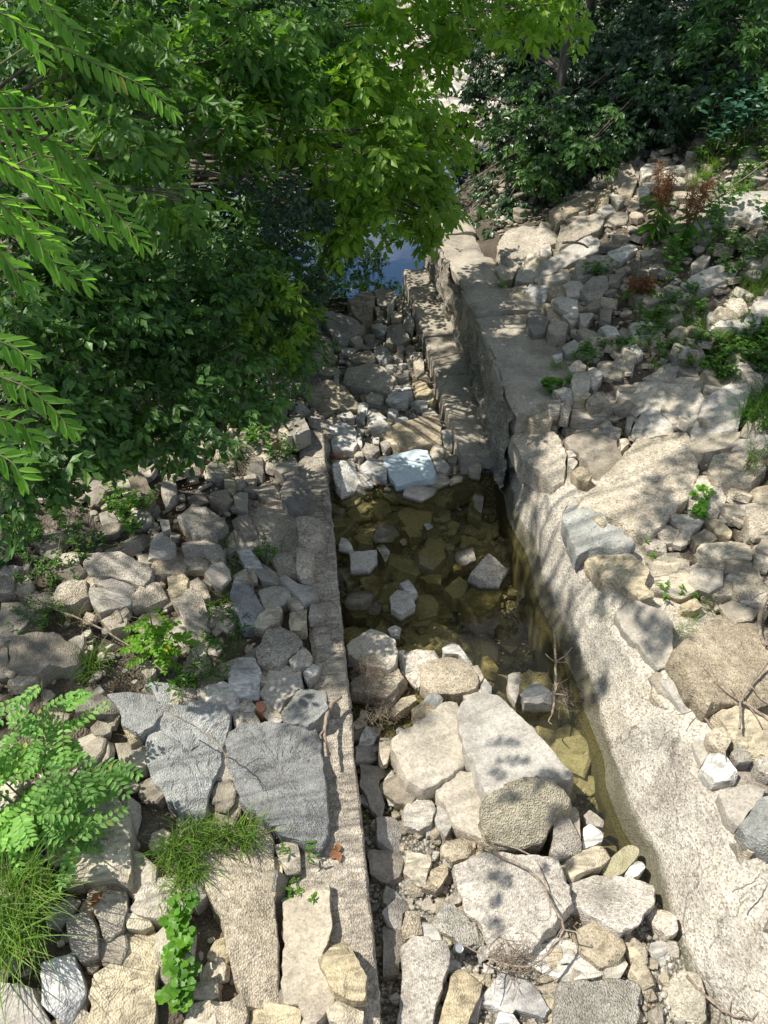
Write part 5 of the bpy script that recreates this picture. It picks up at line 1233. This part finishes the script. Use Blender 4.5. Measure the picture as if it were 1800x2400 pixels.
# ---- sticks, roots and twigs
def stick(label, px, r0, r1, seed, h=.05, name='dead_stick', forks=0, z=None, group='dead sticks on the stones', cat='stick'):
    rng = np.random.default_rng(seed); P = [tuple(map(float, w.split(','))) for w in px.split()]
    pts = [hd(a, b_, h, z) for a, b_ in P]; pts = [p+[0, 0, rng.uniform(0, .03)] for p in pts]; parts = [tube(pts, r0, r1, 7, rng, .003)]
    for k in range(forks):
        i = rng.integers(1, len(pts)); p = pts[i]; d = nrmz(np.array([rng.standard_normal(), rng.standard_normal(), .3])); L = rng.uniform(.1, .25); parts.append(tube([p, p+d*L*.5+rng.standard_normal(3)*.02, p+d*L], r0*.5, r1*.5, 5))
    v, f = join(parts); return tag(mesh_obj(name, v, f, BK3), label, cat, group)
stick('long bent vine stick lying across the largest channel slab', '1010,1805 1080,1850 1150,1890 1195,1960 1215,2010 1175,2070 1130,2090 1060,2075 1000,2040', .011, .005, 121, .3, forks=4)
stick('thin stick running down beside the long bent vine stick', '1060,1820 1150,1850 1180,1920 1190,1980', .007, .003, 122, .32, forks=2)
stick('crooked forked branch at the right edge on the speckled slab', '1659,1430 1620,1480 1600,1520 1597,1575', .011, .008, 123, .22, forks=2)
stick('thick branch lying against the lower corner of the speckled slab', '1520,1445 1570,1500 1610,1525 1659,1560', .014, .010, 124, .18, forks=3)
stick('straight twig pointing down the wall top seam', '1490,1480 1510,1530 1535,1570 1560,1600', .012, .006, 125, .08, forks=5)
stick('bundle of dry stems bent over the long blue-grey slab', '350,1530 400,1560 450,1590 480,1620 500,1650', .006, .003, 126, .5, forks=4)
stick('long dry stalk across the left bank', '10,1270 100,1310 200,1350 280,1400 350,1450', .009, .006, 127, .15, forks=3)
stick('bare twig leaning beside the twig-littered slab', '500,1160 530,1220 545,1260 550,1300', .009, .006, 128, .12, forks=2)
stick('curved root running up the left wall next to the square blue-grey block', '735,1505 712,1530 702,1580 705,1640', .022, .012, 129, .16, name='root', forks=1)
stick('reddish upright twigs caught on the sloping wall at the waterline', '1197,1365 1200,1430 1198,1500 1192,1545', .013, .010, 130, .12, name='driftwood', z=.15, forks=6)
stick('fine stick on the near end of the sloping wall', '1580,1930 1620,1910 1640,1890', .005, .003, 131, .05, z=.96)
stick('grey fallen stick on the wall cap by the flat-faced round stone', '1220,785 1270,800 1310,805', .012, .008, 132, .08)
stick('bark strip lying among the right bank stones', '1660,1290 1640,1330 1645,1380 1655,1400', .022, .014, 133, .15)
stick('dry twig tangle at the bottom right corner', '1480,2110 1520,2150 1570,2190 1620,2205', .011, .006, 134, .08, forks=6)
stick('long drooping dry stem on the upper right slope', '1510,460 1560,420 1620,380 1659,350', .01, .006, 135, .3)
stick('dead branch on top of the biggest rounded boulder', '1215,525 1250,525 1270,535', .02, .012, 136, .55)
def tangle(label, c, n, L, seed, key, r=.002, flat=.5):
    rng = np.random.default_rng(seed); parts = []
    for i in range(n):
        p = np.array(c)+rng.standard_normal(3)*[L*.3, L*.3, L*.08]; d = nrmz(rng.standard_normal(3)*[1, 1, flat]); l = L*rng.uniform(.3, 1); parts.append(tube([p-d*l/2, p+rng.standard_normal(3)*.02, p+d*l/2], r, r*.6, 4))
    v, f = join(parts); return tag(mesh_obj('root_tangle', v, f, key), label, 'roots', 'washed-up root tangles')
tangle('dry rootlets draped over the grey slab by the left wall', hd(800, 1450, 0, .27), 130, .32, 141, BK3)
tangle('lower bunch of rootlets hanging into the gap by the left wall', hd(830, 1530, 0, .22), 80, .26, 142, BK3)
tangle('brown debris packed beside the can at the bottom', hd(1110, 2075, .14), 110, .26, 143, BK3)
tangle('dry twigs scattered on the twig-littered slab', hd(640, 1150, .28), 90, .3, 144, BK3, .0018, .1)
tangle('rusty rootlets under the driftwood at the waterline', hd(1205, 1500, 0, .12), 70, .22, 145, BK3)
tangle('twig litter in the gap between wedge-shaped and dappled slabs', hd(1100, 1790*.92, .2), 50, .12, 146, BK3)

# ---- drink can
def can():
    c = np.array(hd(989, 2051, .10)); th = np.linspace(0, 6.2832, 28, endpoint=False)
    root = empty('drink_can', c, 'small crushed green and silver drink can standing in the debris beside the tall upright block', 'can')
    def lathe(nm, prof, mat):
        V = np.array([(r*math.cos(a), r*math.sin(a), z) for r, z in prof for a in th]); F = grid_faces(len(prof), 28, True)
        Rm = np.array(Matrix.Rotation(.25, 3, 'X')); return mesh_obj(nm, V@Rm.T+c, F, mat, root, smooth=True, sharp=30)
    def pm(n, col, met, ro):
        m, t, p = new_mat(n); p.inputs['Base Color'].default_value = (*col, 1); p.inputs['Metallic'].default_value = met; p.inputs['Roughness'].default_value = ro
        nn = N(t, 'ShaderNodeTexNoise', Scale=30); t.links.new(ramp(t, nn.outputs['Fac'], [(.4, tuple(x*.7 for x in col)), (.6, col)]), p.inputs['Base Color']); return m
    lathe('can_body', [(.001, -.03), (.026, -.03), (.033, -.02), (.033, .07), (.0325, .075)], pm('faded_green_paint', (.12, .22, .13), .3, .4))
    lathe('can_lid', [(.0325, .075), (.027, .088), (.0275, .091), (.0255, .091), (.0245, .084), (.001, .084)], pm('aluminium', (.8, .8, .8), 1.0, .3))
can()
# fallen dry leaves lying on the wall top
rng = np.random.default_rng(7)
for px, lab in ((( 730, 1840), 'curled brown dead leaf on the left wall top'), ((215, 2065-120), 'dry tan leaf on the bank beside the yellow-beige block'), ((1100, 1692), 'small reddish dry leaf on the wedge-shaped slab')):
    p = hd(px[0], px[1], .25 if px[0] != 730 else .0, .53 if px[0] == 730 else None)
    v, f = leaves(np.array([p]*5), rng.standard_normal((5, 3))*[1, 1, .15], np.array([[0, 0, 1.]]*5)+rng.standard_normal((5, 3))*.4, .07, .05, LEAF9, LF9)
    tag(mesh_obj('dead_leaf', v, f, LM['seed'], smooth=False), lab, 'leaf')

# ---- fallen leaf and twig litter on the banks
def litter(n, boxes, seed):
    rng = np.random.default_rng(seed); wts = np.array([b[4] for b in boxes], float); bi = rng.choice(len(boxes), n, p=wts/wts.sum()); B = np.array([b[:4] for b in boxes])[bi]
    x = B[:, 0]+(B[:, 1]-B[:, 0])*rng.random(n); y = B[:, 2]+(B[:, 3]-B[:, 2])*rng.random(n)
    keep = vnoise(np.stack([x*1.6, y*1.6, x*0], 1), 5) > -.15; x = x[keep]; y = y[keep]; n = len(x)
    P = np.stack([x, y, T(x, y)+rng.uniform(.01, .07, n)], 1); D = rng.standard_normal((n, 3))*[1, 1, .25]; U = np.array([0, 0, 1.])+rng.standard_normal((n, 3))*.35
    tw = rng.random(n) < .5; Ln = np.where(tw, rng.uniform(.06, .2, n), rng.uniform(.025, .06, n)); Wd = np.where(tw, .004, Ln*.55)
    v, f = leaves(P, D, U, Ln, Wd); tag(mesh_obj('leaf_litter', v, f, LM['litter'], smooth=False), 'dry leaves, straws and twigs littering the soil between the stones', 'litter', kind='stuff')
litter(11000, [(-4.5, -.15, .5, 8.5, 5), (2.9, 6.5, 1, 7.2, 3), (3.2, 9, 7.2, 14, 5), (.3, 2.0, .5, 2.6, .5)], 200)
rng = np.random.default_rng(12); n = 90; P = np.stack([rng.uniform(.25, 2.1, n), rng.uniform(4.5, 7.2, n), np.full(n, .004)], 1); Ln = rng.uniform(.012, .05, n)
v, f = leaves(P, rng.standard_normal((n, 3))*[1, 1, .02], np.array([[0, 0, 1.]]*n)+rng.standard_normal((n, 3))*.08, Ln, Ln*.5); tag(mesh_obj('floating_debris', v, f, LM['litter'], smooth=False), 'bits of leaf and straw floating on the pool', 'litter', kind='stuff')
